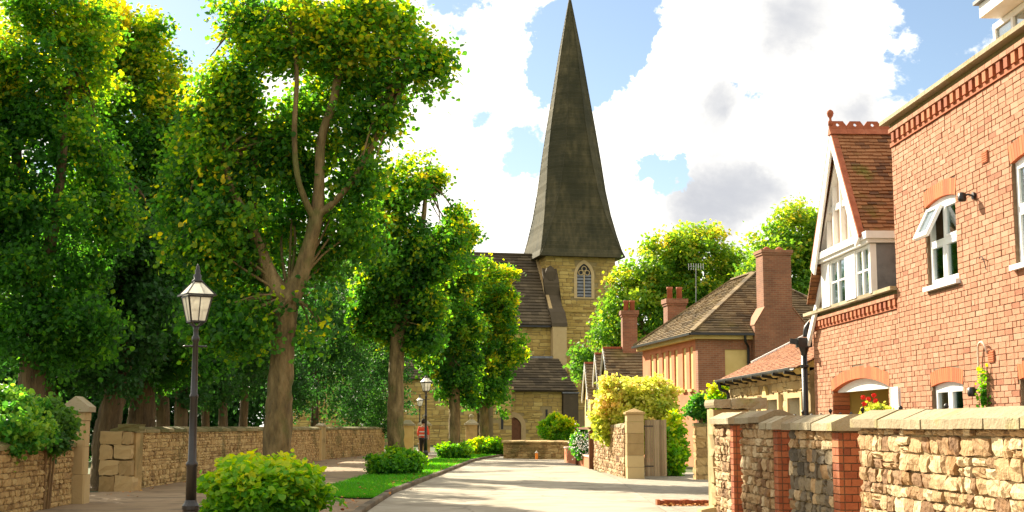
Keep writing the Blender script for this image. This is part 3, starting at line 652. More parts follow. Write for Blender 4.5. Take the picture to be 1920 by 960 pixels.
def casement(op, label, split_z=None, open_sash=False, curtain=False):
    ya, yb, z0, zs, rise, band = op; x = HX+.045; w = .055; ym = (ya+yb)/2
    m = MB(); frame_rect(m, x, x+.07, ya, yb, z0+.06, zs, w); m.box(x+.002, x+.068, ym-.04, ym+.04, z0+.06+w, zs-w)
    yc, zc, r = arc(ya, yb, zs, rise); k = 10
    pl = [(x-.004, ya, zs-.012), (x-.004, yb, zs-.012)]+[(x-.004, yb-(yb-ya)*i/k, zc+math.sqrt(max(0, r*r-(yb-(yb-ya)*i/k-yc)**2))-.002) for i in range(k+1)]
    m.prism(pl, (.075, 0, 0))
    if split_z: m.box(x-.001, x+.069, ya+w, ym-.04, split_z-.035, split_z+.035); m.box(x-.001, x+.069, ym+.04, yb-w, split_z-.035, split_z+.035)
    win = setp(m.build('window', 'upvc', hs), label)
    m = MB(); m.box(HX-.075, HX+.06, ya-.07, yb+.05, z0-.005, z0+.058); m.build('sill', 'upvc', win)
    cells = []
    for a, b in ((ya+w, ym-.04), (ym+.04, yb-w)):
        if split_z: cells += [(a, b, z0+.06+w, split_z-.035), (a, b, split_z+.035, zs-w)]
        else: cells.append((a, b, z0+.06+w, zs-w))
    for i, (a, b, c, d) in enumerate(cells):
        if open_sash and i == 3:            # top-hung sash swung out
            h = d-c; ang = R(27); top = V(x-.002, 0, d)
            def q(u, v, t): return top+V(-math.sin(ang)*v-math.cos(ang)*t, u, -math.cos(ang)*v+math.sin(ang)*t)
            m = MB(); e = .05
            for u0, u1, v0, v1 in ((a-.03, a+e, -.0, h+.03), (b-e, b+.03, 0, h+.03), (a+e, b-e, 0, e), (a+e, b-e, h-e, h+.03)):
                vs = [q(u, v, t) for t in (0, .05) for u, v in ((u0, v0), (u1, v0), (u1, v1), (u0, v1))]
                m.add(vs, [(3, 2, 1, 0), (4, 5, 6, 7), (0, 1, 5, 4), (1, 2, 6, 5), (2, 3, 7, 6), (3, 0, 4, 7)])
            m.build('open_sash', 'upvc', win)
            m = MB(); vs = [q(u, v, t) for t in (.02, .03) for u, v in ((a+e, e), (b-e, e), (b-e, h-e), (a+e, h-e))]
            m.add(vs, [(3, 2, 1, 0), (4, 5, 6, 7)]); m.build('pane', 'window_glass', win)
        else:
            m = MB(); frame_rect(m, x-.008, x+.05, a, b, c, d, .032); m.build('sash', 'upvc', win)
            m = MB(); m.box(x+.02, x+.028, a+.032, b-.032, c+.032, d-.032); m.build('pane', 'window_glass', win)
    m = MB(); m.box(HX+.31, HX+1.6, ya-.2, yb+.2, z0-.1, zs+.3)
    m.f = [f for i, f in enumerate(m.f) if i != 5]; m.t = m.t[:5]; m.build('room', 'room_wall', win)
    if curtain:
        m = MB()
        for a0, a1 in ((ya+.05, ya+.24), (yb-.3, yb-.05)):
            pts = [(HX+.34+.02*math.sin(j*1.9), a0+(a1-a0)*j/10) for j in range(11)]
            m.add([(p[0], p[1], zz) for zz in (z0, zs) for p in pts], [(j, j+1, 12+j, 11+j) for j in range(10)])
        m.build('curtain', 'curtain', win)
casement(OPEN_MAIN[0], 'upper window with its top sash swung open', 4.06, True)
casement(OPEN_MAIN[1], None, 4.08, False, True)
casement(OPEN_MAIN[2], None, None, False, True)
casement(OPEN_MAIN[3], None, None, False, True)
casement(OPEN_MAIN[4], None, 4.08)
# eaves: string course, dentil blocks, top course, fascia, coping
def eaves(x, y0, y1, zt, hd, over):
    m = MB(); m.box(x-.035, x+.2, y0, y1, zt-.42*hd, zt-.36*hd); m.build('string_course', 'red_brick', hs)
    m = MB(); m.box(x-.002, x+.2, y0, y1, zt-.36*hd, zt-.22*hd); m.build('frieze', 'red_brick', hs)
    m = MB(); m.box(-.07, .02, -.055, .055, -.07*hd, .07*hd, .6); dm = [m.mesh('dentil', 'red_brick')]; m.t = [.2]*6; dm.append(m.mesh('dentil', 'red_brick')); m.t = [.9]*6; dm.append(m.mesh('dentil', 'red_brick'))
    y = y0+.08; k = 0
    while y < y1-.05: link('dentil', dm[(k*5+k//3) % 3], hs, (x-HX, y-12, zt-.292*hd)); y += .22; k += 1
    y = y0; tm = []
    for t in (.3, .6, .9): m = MB(); m.box(-.085, .1, .004, .216, -.03, .03, t); tm.append(m.mesh('brick', 'brick'))
    k = 0
    while y < y1-.1: link('eaves_brick', tm[(k*7+k//2) % 3], hs, (x-HX, y-12, zt-.19*hd)); y += .22; k += 1
    m = MB(); m.box(x-.03, x+.2, y0, y1, zt-.19*hd+.031, zt-.06); m.build('fascia', 'mossy_coping', hs)
    m = MB(); y = y0-.02
    while y < y1: l = min(.9, y1+over-y); m.box(x-.15, x+.25, y+.003, y+l-.003, zt-.058, zt, rg.random()); y += .9
    m.build('eaves_coping', 'coping_stone', hs)
eaves(HX, 9.0, 19.87, 6.18, 1.0, .12); eaves(HX+.035, 19.88, 24.75, 3.62, .8, .18)
# main roof behind the eaves and its white dormer
m = MB(); tile_roof([(HX+.1, 19.9, 6.18), (HX+.1, 9, 6.18), (HX+4.2, 9, 8.3), (HX+4.2, 19.9, 8.3)], .11, .2, .015, rg, m); m.build('roof', 'clay_tile', hs, kind='stuff')
dx = 7.15; da = at(1858, 85, 17)
m = MB(); m.box(dx+.06, dx+3.5, 12.6, 16.85, 6.2, 6.79); dr = m.build('dormer', 'lead', hs)
m = MB()
yy = [16.86, 16.30, 15.74, 15.1, 14.5, 13.9]
for y in yy: m.box(dx-.01, dx+.058, y-.07, y, 6.1, 6.79)
m.box(dx-.008, dx+.056, 13.0, 16.86, 6.71, 6.789); m.box(dx-.008, dx+.056, 13.0, 16.86, 6.1, 6.2); m.build('dormer_frame', 'upvc', dr)
for a, b in zip(yy[1:], yy): m = MB(); m.box(dx+.02, dx+.03, a, b-.07, 6.2, 6.71); m.build('pane', 'window_glass', dr)
m = MB(); m.box(dx-.28, dx+3.6, 12.4, 16.62, 6.8, 6.98); m.build('dormer_fascia', 'white_paint', dr)
m = MB(); m.box(dx-.34, dx+3.65, 12.3, 16.68, 6.985, 7.03); m.build('dormer_roof', 'lead', dr)
m = MB(); m.tube([(dx+.3, 15.4, 7.0), (dx+.3, 15.4, 7.35)], .05, 8); m.build('vent_pipe', 'white_paint', dr)
# half-timbered gable over the lower part
GY = 22.2; GZ = 6.52; gx = 6.5; HB = 1.32; EZ_ = 4.6; sl = (GZ-EZ_)/HB
m = MB(); tile_roof([(gx, GY-HB, EZ_), (gx+4, GY-HB, EZ_), (gx+4, GY, GZ), (gx, GY, GZ)][0:4], .083, .17, .012, rg, m)
m2 = MB(); tile_roof([(gx+4, GY+HB+.6, EZ_-.6*sl), (gx, GY+HB+.6, EZ_-.6*sl), (gx, GY, GZ), (gx+4, GY, GZ)], .083, .17, .012, rg, m)
rf = m.build('gable_roof', 'clay_tile', hs, kind='stuff')
m = MB(); m.prism([(gx+.38, GY-HB+.02, EZ_-.02), (gx+.38, GY, GZ-.05), (gx+.38, GY+HB+.5, EZ_-.5*sl-.06)], (3.6, 0, 0)); m.build('roof_boarding', 'dark_room', rf)
def crest():
    n = 8; L = .3; prof = [(0, 0), (.15, 0), (.3, 0), (.3, .07), (.24, .15), (.15, .15), (.06, .15), (0, .07)]; hc = (.15, .085); mb = MB()
    hole = [(hc[0]+.03*math.cos(a), hc[1]+.03*math.sin(a)) for a in [math.atan2(p[1]-hc[1], p[0]-hc[0]) for p in prof]]
    for s in (-.018, .018):
        vs = [(p[0], s, p[1]) for p in prof]+[(p[0], s, p[1]) for p in hole]; mb.add(vs, [(i, (i+1) % n, n+(i+1) % n, n+i) for i in range(n)])
    a = [(p[0], -.018, p[1]) for p in prof]; b = [(p[0], .018, p[1]) for p in prof]; mb.add(a+b, [(i, (i+1) % n, n+(i+1) % n, n+i) for i in range(n)])
    a = [(p[0], -.018, p[1]) for p in hole]; b = [(p[0], .018, p[1]) for p in hole]; mb.add(a+b, [(i, (i+1) % n, n+(i+1) % n, n+i) for i in range(n)])
    mb.prism([(0, -.1, -.09), (0, .1, -.09), (0, .03, .01), (0, -.03, .01)], (.3, 0, 0)); return mb.mesh('ridge_tile', 'terracotta')
cm = crest()
for k in range(10): link('ridge_tile', cm, rf, Vector((gx-.05+k*.303, GY, GZ+.045))-ORG[rf.name])
m = MB(); m.lathe([(.04, 0), (.04, .07), (.022, .09), (.022, .13), (.045, .16), (.06, .21), (.05, .25), (.02, .275), (.004, .28)], (gx-.02, GY, GZ+.12), 14); m.build('finial', 'terracotta', rf, True)
m = MB()
for s, e, q in ((-1, HB+.06, 0), (1, HB+.18, 0)):
    a = V(gx-.03, GY, GZ+.0); b = V(gx-.03, GY+s*e, GZ-e*sl); n = V(0, s*sl, 1).normalized()
    mb2 = MB(); mb2.prism([a+V(0, 0, -.02), b+V(0, 0, -.02), b-n*.24, a-V(0, 0, .27)], (.04, 0, 0)); mb2.build('bargeboard', 'white_paint', hs)
    mb2 = MB(); mb2.prism([a+V(.0, 0, .05), b+n*.035, b-V(0, 0, .018), a-V(0, 0, .018)], (.10, 0, 0)); mb2.build('verge', 'terracotta', hs)
mb2 = MB(); a = V(6.66, GY+1.25, 4.45); b = V(6.66, GY+2.75, 3.0); mb2.prism([a, b, b-V(0, .2, .0), a-V(0, .2, 0)], (.05, 0, 0)); mb2.build('bargeboard', 'white_paint', hs)
# gable infill
bx = 6.62
m = MB(); m.prism([(bx+.06, GY-HB+.1, EZ_-.02), (bx+.06, GY+HB-.1, EZ_-.02), (bx+.06, GY, GZ-.2)], (.15, 0, 0)); m.build('gable_panel', 'gable_plaster', hs)
for a, b in (((GY, 4.6), (GY, 6.25)), ((GY-.45, 4.6), (GY-.45, 5.65)), ((GY+.45, 4.6), (GY+.45, 5.65)), ((GY-.85, 4.6), (GY-.85, 5.1)), ((GY+.85, 4.6), (GY+.85, 5.1)), ((GY-.75, 5.27), (GY+.75, 5.27))):
    m = MB(); m.bar((bx+.03+(.002 if a[1] == b[1] else 0), *a), (bx+.03+(.002 if a[1] == b[1] else 0), *b), .05, .10, up=(1, 0, 0)) if a[1] != b[1] else m.box(bx+.0, bx+.058, a[0], b[0], a[1]-.05, a[1]+.05); m.build('timber', 'white_paint', hs)
for s in (-1, 1):
    m = MB(); m.bar((bx+.02, GY+s*HB*.93, EZ_+.02), (bx+.02, GY+s*.05, GZ-.32), .05, .12, up=(1, 0, 0)); m.build('timber', 'white_paint', hs)
# bay with windows under the gable
y0b, y1b = 20.72, 23.55
m = MB(); m.box(bx-.1, bx+1.9, y0b-.14, y1b+.1, 4.46, 4.575); m.build('bay_cornice', 'white_paint', hs)
m = MB(); m.box(bx-.06, bx+1.86, y0b-.07, y1b, 4.40, 4.458); m.build('bay_moulding', 'white_paint', hs)
m = MB(); m.box(bx+.1, bx+1.8, y0b+.003, y0b+.05, 3.6, 4.39); m.build('cheek', 'lead', hs)
m = MB(); m.box(bx+.8, bx+1.2, y0b+.06, y1b-.03, 3.56, 4.39); m.build('bay_interior', 'dark_room', hs)
for a, b in ((20.72, 20.83), (21.55, 22.12), (23.05, 23.55)): m = MB(); m.box(bx, bx+.1, a, b, 3.6, 4.39); m.build('bay_post', 'white_paint', hs)
for a, b in ((20.83, 21.55), (22.12, 23.05)):
    m = MB(); frame_rect(m, bx+.02, bx+.09, a, b, 3.56, 4.39, .05); c = (a+b)/2; m.box(bx+.021, bx+.089, c-.03, c+.03, 3.61, 4.34); wn = m.build('window', 'upvc', hs)
    for p, q in ((a+.05, c-.03), (c+.03, b-.05)):
        m = MB(); m.box(bx+.05, bx+.058, p, q, 3.61, 4.34); m.build('pane', 'window_glass', wn)
        m = MB(); m.box(bx+.03, bx+.066, p, q, 3.985, 4.015); m.build('glazing_bar', 'upvc', wn)
    m = MB(); pts = [(bx+.3+.03*math.sin(j*1.7), a+.05+(b-a-.3)*.55*j/12) for j in range(13)]; m.add([(p[0], p[1], zz) for zz in (3.6, 4.38) for p in pts], [(j, j+1, 14+j, 13+j) for j in range(12)]); m.build('curtain', 'curtain', wn)
m = MB(); m.prism([(HX+.2, 19.9, 3.56), (HX+.2, 24.75, 3.56), (HX+5.5, 24.75, 3.9), (HX+5.5, 19.9, 3.9)], (0, 0, .03)); m.build('flat_roof', 'lead', hs)
# carriage arch: white tympanum, passage behind
yc, zc, r = arc(20.52, 23.6, 2.13, .17); k = 16; px_ = HX+.12
m = MB(); m.prism([(px_, 20.52, 2.10), (px_, 23.6, 2.10)]+[(px_, 23.6-3.08*i/k, zc+math.sqrt(r*r-(23.6-3.08*i/k-yc)**2)-.003) for i in range(k+1)], (.08, 0, 0)); m.build('arch_panel', 'white_paint', hs)
m = MB(); m.box(HX+.34, HX+4.8, 20.3, 20.5, -.05, 2.3); m.box(HX+.34, HX+4.8, 23.62, 23.8, -.05, 2.3); m.box(HX+4.8, HX+4.9, 20.3, 23.8, -.05, 2.3); m.box(HX+.34, HX+4.9, 20.3, 23.8, 2.31, 2.4); m.build('passage', 'interior', hs)
m = MB(); z = 0; k = 0
while z < 2.1:
    m.box(HX+.036, HX+.33, 23.585, 23.618, z+.004, z+.071, rg.random()); z += .075
m.build('jamb', 'red_brick', hs)
# small fittings on the house front
def air_brick(y, z):
    m = MB(); m.box(HX-.028, HX, y-.09, y+.09, z-.075, z+.075); a = m.build('air_brick', 'red_brick', hs)
    m = MB()
    for j in range(5): m.box(HX-.034, HX-.028, y-.08, y+.08, z-.062+j*.028, z-.05+j*.028, .9)
    m.build('louvre', 'rubbed_brick', a)
air_brick(16.32, 4.89); air_brick(16.4, 2.37)
def wall_light(y, z, label):
    t = thing('wall_lamp', label, 'lamp', (HX-.012, y, z)); m = MB(); m.lathe([(.0, 0), (.05, 0), (.05, .03), (.02, .035)], (0, 0, 0), 12); me = m
    me.v = [(HX-.01-v[2], y+v[0], z+v[1]) for v in me.v]; me.build('back_plate', 'black_iron', t)
    m = MB(); m.tube([(HX-.03, y, z), (HX-.10, y, z+.02), (HX-.15, y+.01, z-.0)], .014, 8); m.build('arm', 'gutter_iron', t)
    m = MB(); m.lathe([(.02, .05), (.05, .035), (.055, -.04), (.045, -.07), (.0, -.072)], (HX-.17, y+.02, z), 12); m.build('lamp_head', 'black_iron', t, True)
wall_light(16.72, 4.46, 'small dark lamp on the brick wall between the upper windows'); wall_light(16.68, 1.95, 'small dark lamp low on the brick wall beside the climbing plant')
m = MB(); m.tube(smooth_path([(HX-.04, 16.76, 2.2), (HX-.05, 16.74, 2.45), (HX-.06, 16.68, 2.54), (HX-.07, 16.56, 2.56), (HX-.06, 16.48, 2.5), (HX-.03, 16.5, 2.42), (HX+.01, 16.52, 2.4)], [.014]*7)[0], .014, 8)
setp(m.build('overflow_pipe', 'gable_plaster', smooth=True), 'thin bent pipe on the brick wall beside the lower air brick', 'pipe')
m = MB(); m.tube(smooth_path([(HX-.03, 16.62, 3.63), (HX-.05, 16.5, 3.64), (HX-.05, 16.42, 3.58), (HX-.035, 16.4, 3.46)], [.006]*4)[0], .006, 6); setp(m.build('loose_cable', 'black_iron'), 'loose dark cable end hanging from the brick wall', 'cable')
sg = thing('wall_sign', 'plain white sign board on the brick wall beside the arch', 'sign', (HX-.01, 20.1, 1.74)); m = MB(); m.box(HX-.025, HX+.02, 19.93, 20.28, 1.76, 2.09); m.build('board', 'sign_white', sg)
m = MB(); frame_rect(m, HX-.034, HX-.0255, 19.92, 20.29, 1.75, 2.1, .015); m.build('rim', 'upvc', sg)
# downpipe with hopper at the far corner
dp = thing('downpipe', 'black cast iron downpipe with a square hopper on the house corner', 'downpipe', (6.62, 24.86, 0))
m = MB(); m.tube([(6.62, 24.86, -.02), (6.62, 24.86, 2.9)], .055, 12); m.build('pipe', 'black_iron', dp, True)
m = MB(); m.prism([(6.49, 24.75, 2.98), (6.75, 24.75, 2.98), (6.75, 24.98, 2.98), (6.49, 24.98, 2.98)], (0, 0, .18)); m.lathe([(.055, 2.82), (.06, 2.87), (.1, 2.985)], (6.62, 24.86, 0), 10); m.build('hopper', 'black_iron', dp)
m = MB(); m.tube(smooth_path([(6.66, 24.87, 3.18), (6.68, 24.87, 3.35), (6.8, 24.87, 3.5), (6.83, 24.87, 3.58)], [.05]*4)[0], .05, 10); m.build('offset_bend', 'black_iron', dp, True)
m = MB(); m.bar((6.5, 24.85, 3.08), (6.36, 24.88, 3.1), .1); m.build('overflow_spout', 'black_iron', dp)
for z in (.4, 1.5, 2.6): m = MB(); m.lathe([(.065, z), (.08, z+.01), (.08, z+.05), (.065, z+.06)], (6.62, 24.86, 0), 12); m.build('collar', 'black_iron', dp)
# climbing plant and geraniums
cp = thing('climbing_plant', 'thin leafy climbing plant on the brick wall below the bent pipe', 'plant', (HX-.05, 16.55, 0))
m = MB(); m.tube([(HX-.04, 16.6, 0), (HX-.04, 16.57, 1.2), (HX-.04, 16.5, 2.25)], .008, 6); m.build('stem', 'twig', cp)
crown('foliage', [((HX-.06, 16.58, 1.55+.1*i), (.03, .07-.005*i, .09), 1) for i in range(7)], 300, .045, 'shrub_leaf', cp, 4, clump=6, spread=.03)
gb = thing('geranium_basket', 'hanging basket of red geraniums beside the white sign', 'flower basket', (HX-.28, 20.25, 1.5))
m = MB(); m.lathe([(.03, 1.42), (.11, 1.46), (.17, 1.55), (.19, 1.64), (.17, 1.64)], (HX-.28, 20.25, 0), 14); m.build('basket', 'twig', gb)
m = MB(); m.tube([(HX, 20.25, 1.62), (HX-.14, 20.25, 1.63), (HX-.28, 20.25, 1.6)], .012, 6); m.build('bracket', 'black_iron', gb)
crown('foliage', [((HX-.28, 20.2, 1.7), (.2, .24, .12), 1), ((HX-.3, 20.05, 1.72), (.12, .12, .1), 1)], 700, .055, 'gold_leaf', gb, 6, clump=7, spread=.04)
rg2 = random.Random(8)
for k, (dy, dz) in enumerate([(.28, .2), (.22, .3), (.16, .16), (.3, .04), (.12, .27), (-.22, .32), (-.26, .24), (.05, .1), (-.12, .06)]):
    m = MB(); c = V(HX-.32+rg2.uniform(-.08, .08), 20.25+dy, 1.65+dz)
    for j in range(26):
        d = Vector((rg2.gauss(0, 1), rg2.gauss(0, 1), rg2.gauss(0, 1))).normalized(); p = c+d*.03; u = d.orthogonal().normalized(); w = d.cross(u); q = .018
        m.add([p+u*q, p+w*q+d*.008, p-u*q, p-w*q+d*.008], [(0, 1, 2, 3)])
    m.build('flower_head', 'red_flower', gb)
# ================================================================== STONE EXTENSION
ex = thing('stone_extension', 'low stone outbuilding with red tiled roof and gutter adjoining the brick house', 'outbuilding', (HX, 28.8, 0))
EW = [(29.25, 30.15, 1.0, 2.06), (27.35, 28.3, 1.0, 2.06), (25.55, 26.5, 1.0, 2.06)]
m = MB(); holed(m, HX+.03, HX+.4, 25.1, 32.4, -.05, 2.62, EW); m.box(HX+.4, HX+2.4, 32.1, 32.4, -.05, 2.6); m.build('wall_core', 'sand_mortar', ex)
m = MB(); rg = random.Random(31)
for u, z, w, h in courses(7.3, 2.6, 0, rg, (.2, .5), (.13, .24)):
    y = 25.1+u
    if any(a-.12 < y+w/2 and y-w/2 < b+.12 and c-.1 < z+h/2 and z-h/2 < d+.05 for a, b, c, d in EW) or (28.15 < y+w/2 and y-w/2 < 29.1 and z < 2.45): continue
    stone_geo(m, V(HX+.02, y, z), V(0, 1, 0), V(-1, 0, 0), V(0, 0, 1), w-.012, h-.012, .06, rg, min(1, max(0, rg.gauss(.65, .2))), 2)
m.build('stonework', 'ashlar', ex, kind='stuff')
m = MB(); k = 12; m.prism([(HX-.03, 28.95, 0), (HX-.03, 28.3, 0)]+[(HX-.03, 28.3+.65*(i/k), 1.75+.62*(1-abs(2*i/k-1)**2.0)) for i in range(k+1)], (.06, 0, 0)); m.build('blind_arch', 'cream_render', ex)
m = MB(); m.box(HX+.55, HX+2.2, 25.2, 32.0, -.04, 2.5); m.f = m.f[:5]; m.t = m.t[:5]; m.build('room', 'dark_room', ex)
for a, b, c, d in EW:
    m = MB(); m.box(HX-.06, HX+.28, a-.12, a, c, d+.1, .9); m.box(HX-.06, HX+.28, b, b+.12, c, d+.1, .9); m.box(HX-.059, HX+.279, a, b, d, d+.099, .8); w = m.build('window', 'ashlar', ex)
    m = MB(); m.prism([(HX-.02, b-.001, c), (HX+.28, b-.001, c), (HX+.28, b-.22, c)], (0, 0, d-c-.002), .9); m.build('splayed_reveal', 'coping_stone', w)
    m = MB(); m.box(HX+.26, HX+.27, a, b, c, d); m.build('pane', 'window_glass', w)
m = MB(); tile_roof([(HX-.22, 32.55, 2.62), (HX-.22, 25.05, 2.62), (HX+2.3, 25.05, 3.88), (HX+2.3, 32.55, 3.88)], .105, .19, .014, rg, m, lift=.012); er = m.build('roof', 'porch_tile', ex, kind='stuff')
m = MB(); m.prism([(HX-.2, 25.1, 2.6), (HX+2.3, 25.1, 3.85), (HX+2.3, 25.1, 3.4), (HX-.1, 25.1, 2.5)], (0, 7.4, 0)); m.build('roof_boarding', 'interior', er)
m = MB(); m.bar((HX+.6, 32.56, 3.07), (HX+2.3, 32.56, 3.92), .1, .04); m.build('verge_flashing', 'white_paint', er)
m = MB(); k = 8; pr = [(HX-.27+.065*math.cos(math.pi+math.pi*i/k), 2.62+.065*math.sin(math.pi+math.pi*i/k)) for i in range(k+1)]; pr2 = [(HX-.27+.055*math.cos(math.pi+math.pi*i/k), 2.625+.055*math.sin(math.pi+math.pi*i/k)) for i in range(k, -1, -1)]
m.prism([(p[0], 25.3, p[1]) for p in pr+pr2], (0, 7.25, 0)); gt = m.build('gutter', 'gutter_iron', ex)
for i in range(8): m = MB(); y = 25.6+i*.95; m.bar((HX-.34, y, 2.545), (HX+.02, y, 2.49), .05, .06); m.build('gutter_bracket', 'black_iron', gt)
m = MB(); m.tube(smooth_path([(HX-.27, 32.2, 2.56), (HX-.25, 32.2, 2.4), (HX-.07, 32.2, 2.3), (HX-.07, 32.2, 1.9), (HX-.07, 32.2, 0)], [.04]*5)[0], .04, 10); m.build('downpipe', 'black_iron', ex)
# ================================================================== LEFT: WALLS, PIERS, LAMPS
def foot(y): return lerp_tab(WL, y)
rubble_wall('stone_wall', 'mossy stone wall with an overhanging evergreen shrub beside the gabled pier', V(foot(9), 9, 0), V(foot(25.95), 25.95, 0), 1.12, 41, (1, 0, 0), th=.35, mt='old_stone', single=False, cmt='mossy_coping', wr=(.1, .26), hr=(.07, .14), group='old walls on the far side of the footpath')
LW = [(31.6, 1.40), (38, 1.40), (45, 1.41), (53, 1.43), (58.4, 1.45)]
for i, (a, b) in enumerate([(31.7, 58.6), (60.1, 73.2)]):
    lab = ('long mossy stone wall between the block pier and the slim posts', 'stone wall between the slim stone posts and the church gate')[i]
    pts = [y for y in (31.7, 45, 58.6) if a <= y <= b] if i == 0 else [60.1, 66.5, 73.2]
    rubble_wall('stone_wall', lab, V(foot(a), a, 0), V(foot(b)+(0 if i else .12), b, 0), 1.36, 43+i, (1, .08, 0), th=.38, mt='old_stone', single=False, cmt='mossy_coping', wr=(.1, .28), hr=(.07, .15), rise=.06, group='old walls on the far side of the footpath')
# gabled pier at the near side of the gateway
pr = thing('gate_pier', 'tall stone gate pier with a small gabled cap', 'gate pier', (-7.18, 26.2, 0)); rg = random.Random(51); z = -.02
for h, w in ((.62, .44), (.52, .37), (.5, .37), (.16, .40)):
    m = MB(); stone_geo(m, V(-7.18, 26.2, z+h/2), V(1, 0, 0), V(0, -1, 0), V(0, 0, 1), w, h-.008, w*1.0, rg, .35+rg.random()*.5); c = .03
    m = MB(); m.prism([(-7.18+sx*w/2-sx*(c if q else 0), 26.2+sy*w/2-sy*(0 if q else c), z) for sx, sy, q in ((-1, -1, 0), (-1, -1, 1), (1, -1, 1), (1, -1, 0), (1, 1, 0), (1, 1, 1), (-1, 1, 1), (-1, 1, 0))], (0, 0, h-.006), .3+rg.random()*.5); m.build('block', 'ashlar', pr); z += h
m = MB(); zt = z; m.prism([(-7.44, 25.94, zt), (-6.92, 25.94, zt), (-6.92, 25.94, zt+.1), (-7.18, 25.94, zt+.3), (-7.44, 25.94, zt+.1)], (0, .52, 0), .6); m.build('gabled_cap', 'coping_stone', pr)
# block pier on the far side
bp_ = thing('gate_pier', 'broad pier of large squared stone blocks at the wall end', 'gate pier', (-7.55, 31.2, 0)); z = -.02
for h, ws in ((.42, (.36, .4)), (.36, (.44, .3)), (.34, (.3, .42)), (.3, (.5, .2))):
    x = -7.95
    for w in ws: m = MB(); stone_geo(m, V(x+w/2, 31.1, z+h/2), V(1, 0, 0), V(0, -1, 0), V(0, 0, 1), w-.012, h-.012, .55, rg, rg.random()*.7); m.build('block', 'ashlar', bp_); x += w
    z += h
m = MB(); stone_geo(m, V(-7.35, 31.25, 1.48), V(1, 0, 0), V(0, -1, 0), V(0, 0, 1), .5, .16, .6, rg, .3); m.build('cap_stone', 'mossy_coping', bp_)
m = MB(); m.box(-7.95, -7.2, 31.1, 31.8, -.02, 1.36); m.build('pier_core', 'old_stone', bp_)
for k, y in enumerate((59.1, 60.0)):
    p = thing('stone_post', ('slim square stone post ending the long mossy wall', 'slim square stone post next to the church gate side wall')[k], 'post', (foot(y)+.05, y, 0), group='slim posts in the long wall')
    m = MB(); m.box(foot(y)-.1, foot(y)+.16, y-.13, y+.13, -.02, 1.5, .7); m.build('shaft', 'ashlar', p)
    m = MB(); x = foot(y)+.03; m.add([(x-.16, y-.16, 1.5), (x+.16, y-.16, 1.5), (x+.16, y+.16, 1.5), (x-.16, y+.16, 1.5), (x-.16, y-.16, 1.56), (x+.16, y-.16, 1.56), (x+.16, y+.16, 1.56), (x-.16, y+.16, 1.56), (x, y, 1.68)], [(3, 2, 1, 0), (0, 1, 5, 4), (1, 2, 6, 5), (2, 3, 7, 6), (3, 0, 4, 7), (4, 5, 8), (5, 6, 8), (6, 7, 8), (7, 4, 8)], .6); m.build('cap', 'coping_stone', p)
def church_pier(x, y, H, label, mt, ball=True):
    p = thing('gate_pier', label, 'gate pier', (x, y, 0)); m = MB(); m.box(x-.33, x+.33, y-.33, y+.33, -.02, H, .7); m.build('shaft', mt, p)
    m = MB(); m.box(x-.42, x+.42, y-.42, y+.42, H, H+.1, .8); m.add([(x-.38, y-.38, H+.1), (x+.38, y-.38, H+.1), (x+.38, y+.38, H+.1), (x-.38, y+.38, H+.1), (x-.12, y-.12, H+.32), (x+.12, y-.12, H+.32), (x+.12, y+.12, H+.32), (x-.12, y+.12, H+.32)], [(4, 5, 6, 7), (0, 1, 5, 4), (1, 2, 6, 5), (2, 3, 7, 6), (3, 0, 4, 7)], .8); m.build('cap', 'coping_stone', p)
    if ball: m = MB(); m.lathe([(.05, H+.32), (.05, H+.36), (.12, H+.42), (.15, H+.5), (.12, H+.58), (.0, H+.64)], (x, y, 0), 12); m.build('ball', 'coping_stone', p, True)
church_pier(-2.42, 74, 1.55, 'pale stone gate pier at the end of the footpath wall', 'cream_render', False)
church_pier(-1.55, 76.5, 1.55, 'dark stone gate pier behind the person in the orange vest', 'old_stone')
church_pier(1.15, 78, 1.6, 'dark stone gate pier with ball finial between the far tree trunks', 'old_stone')
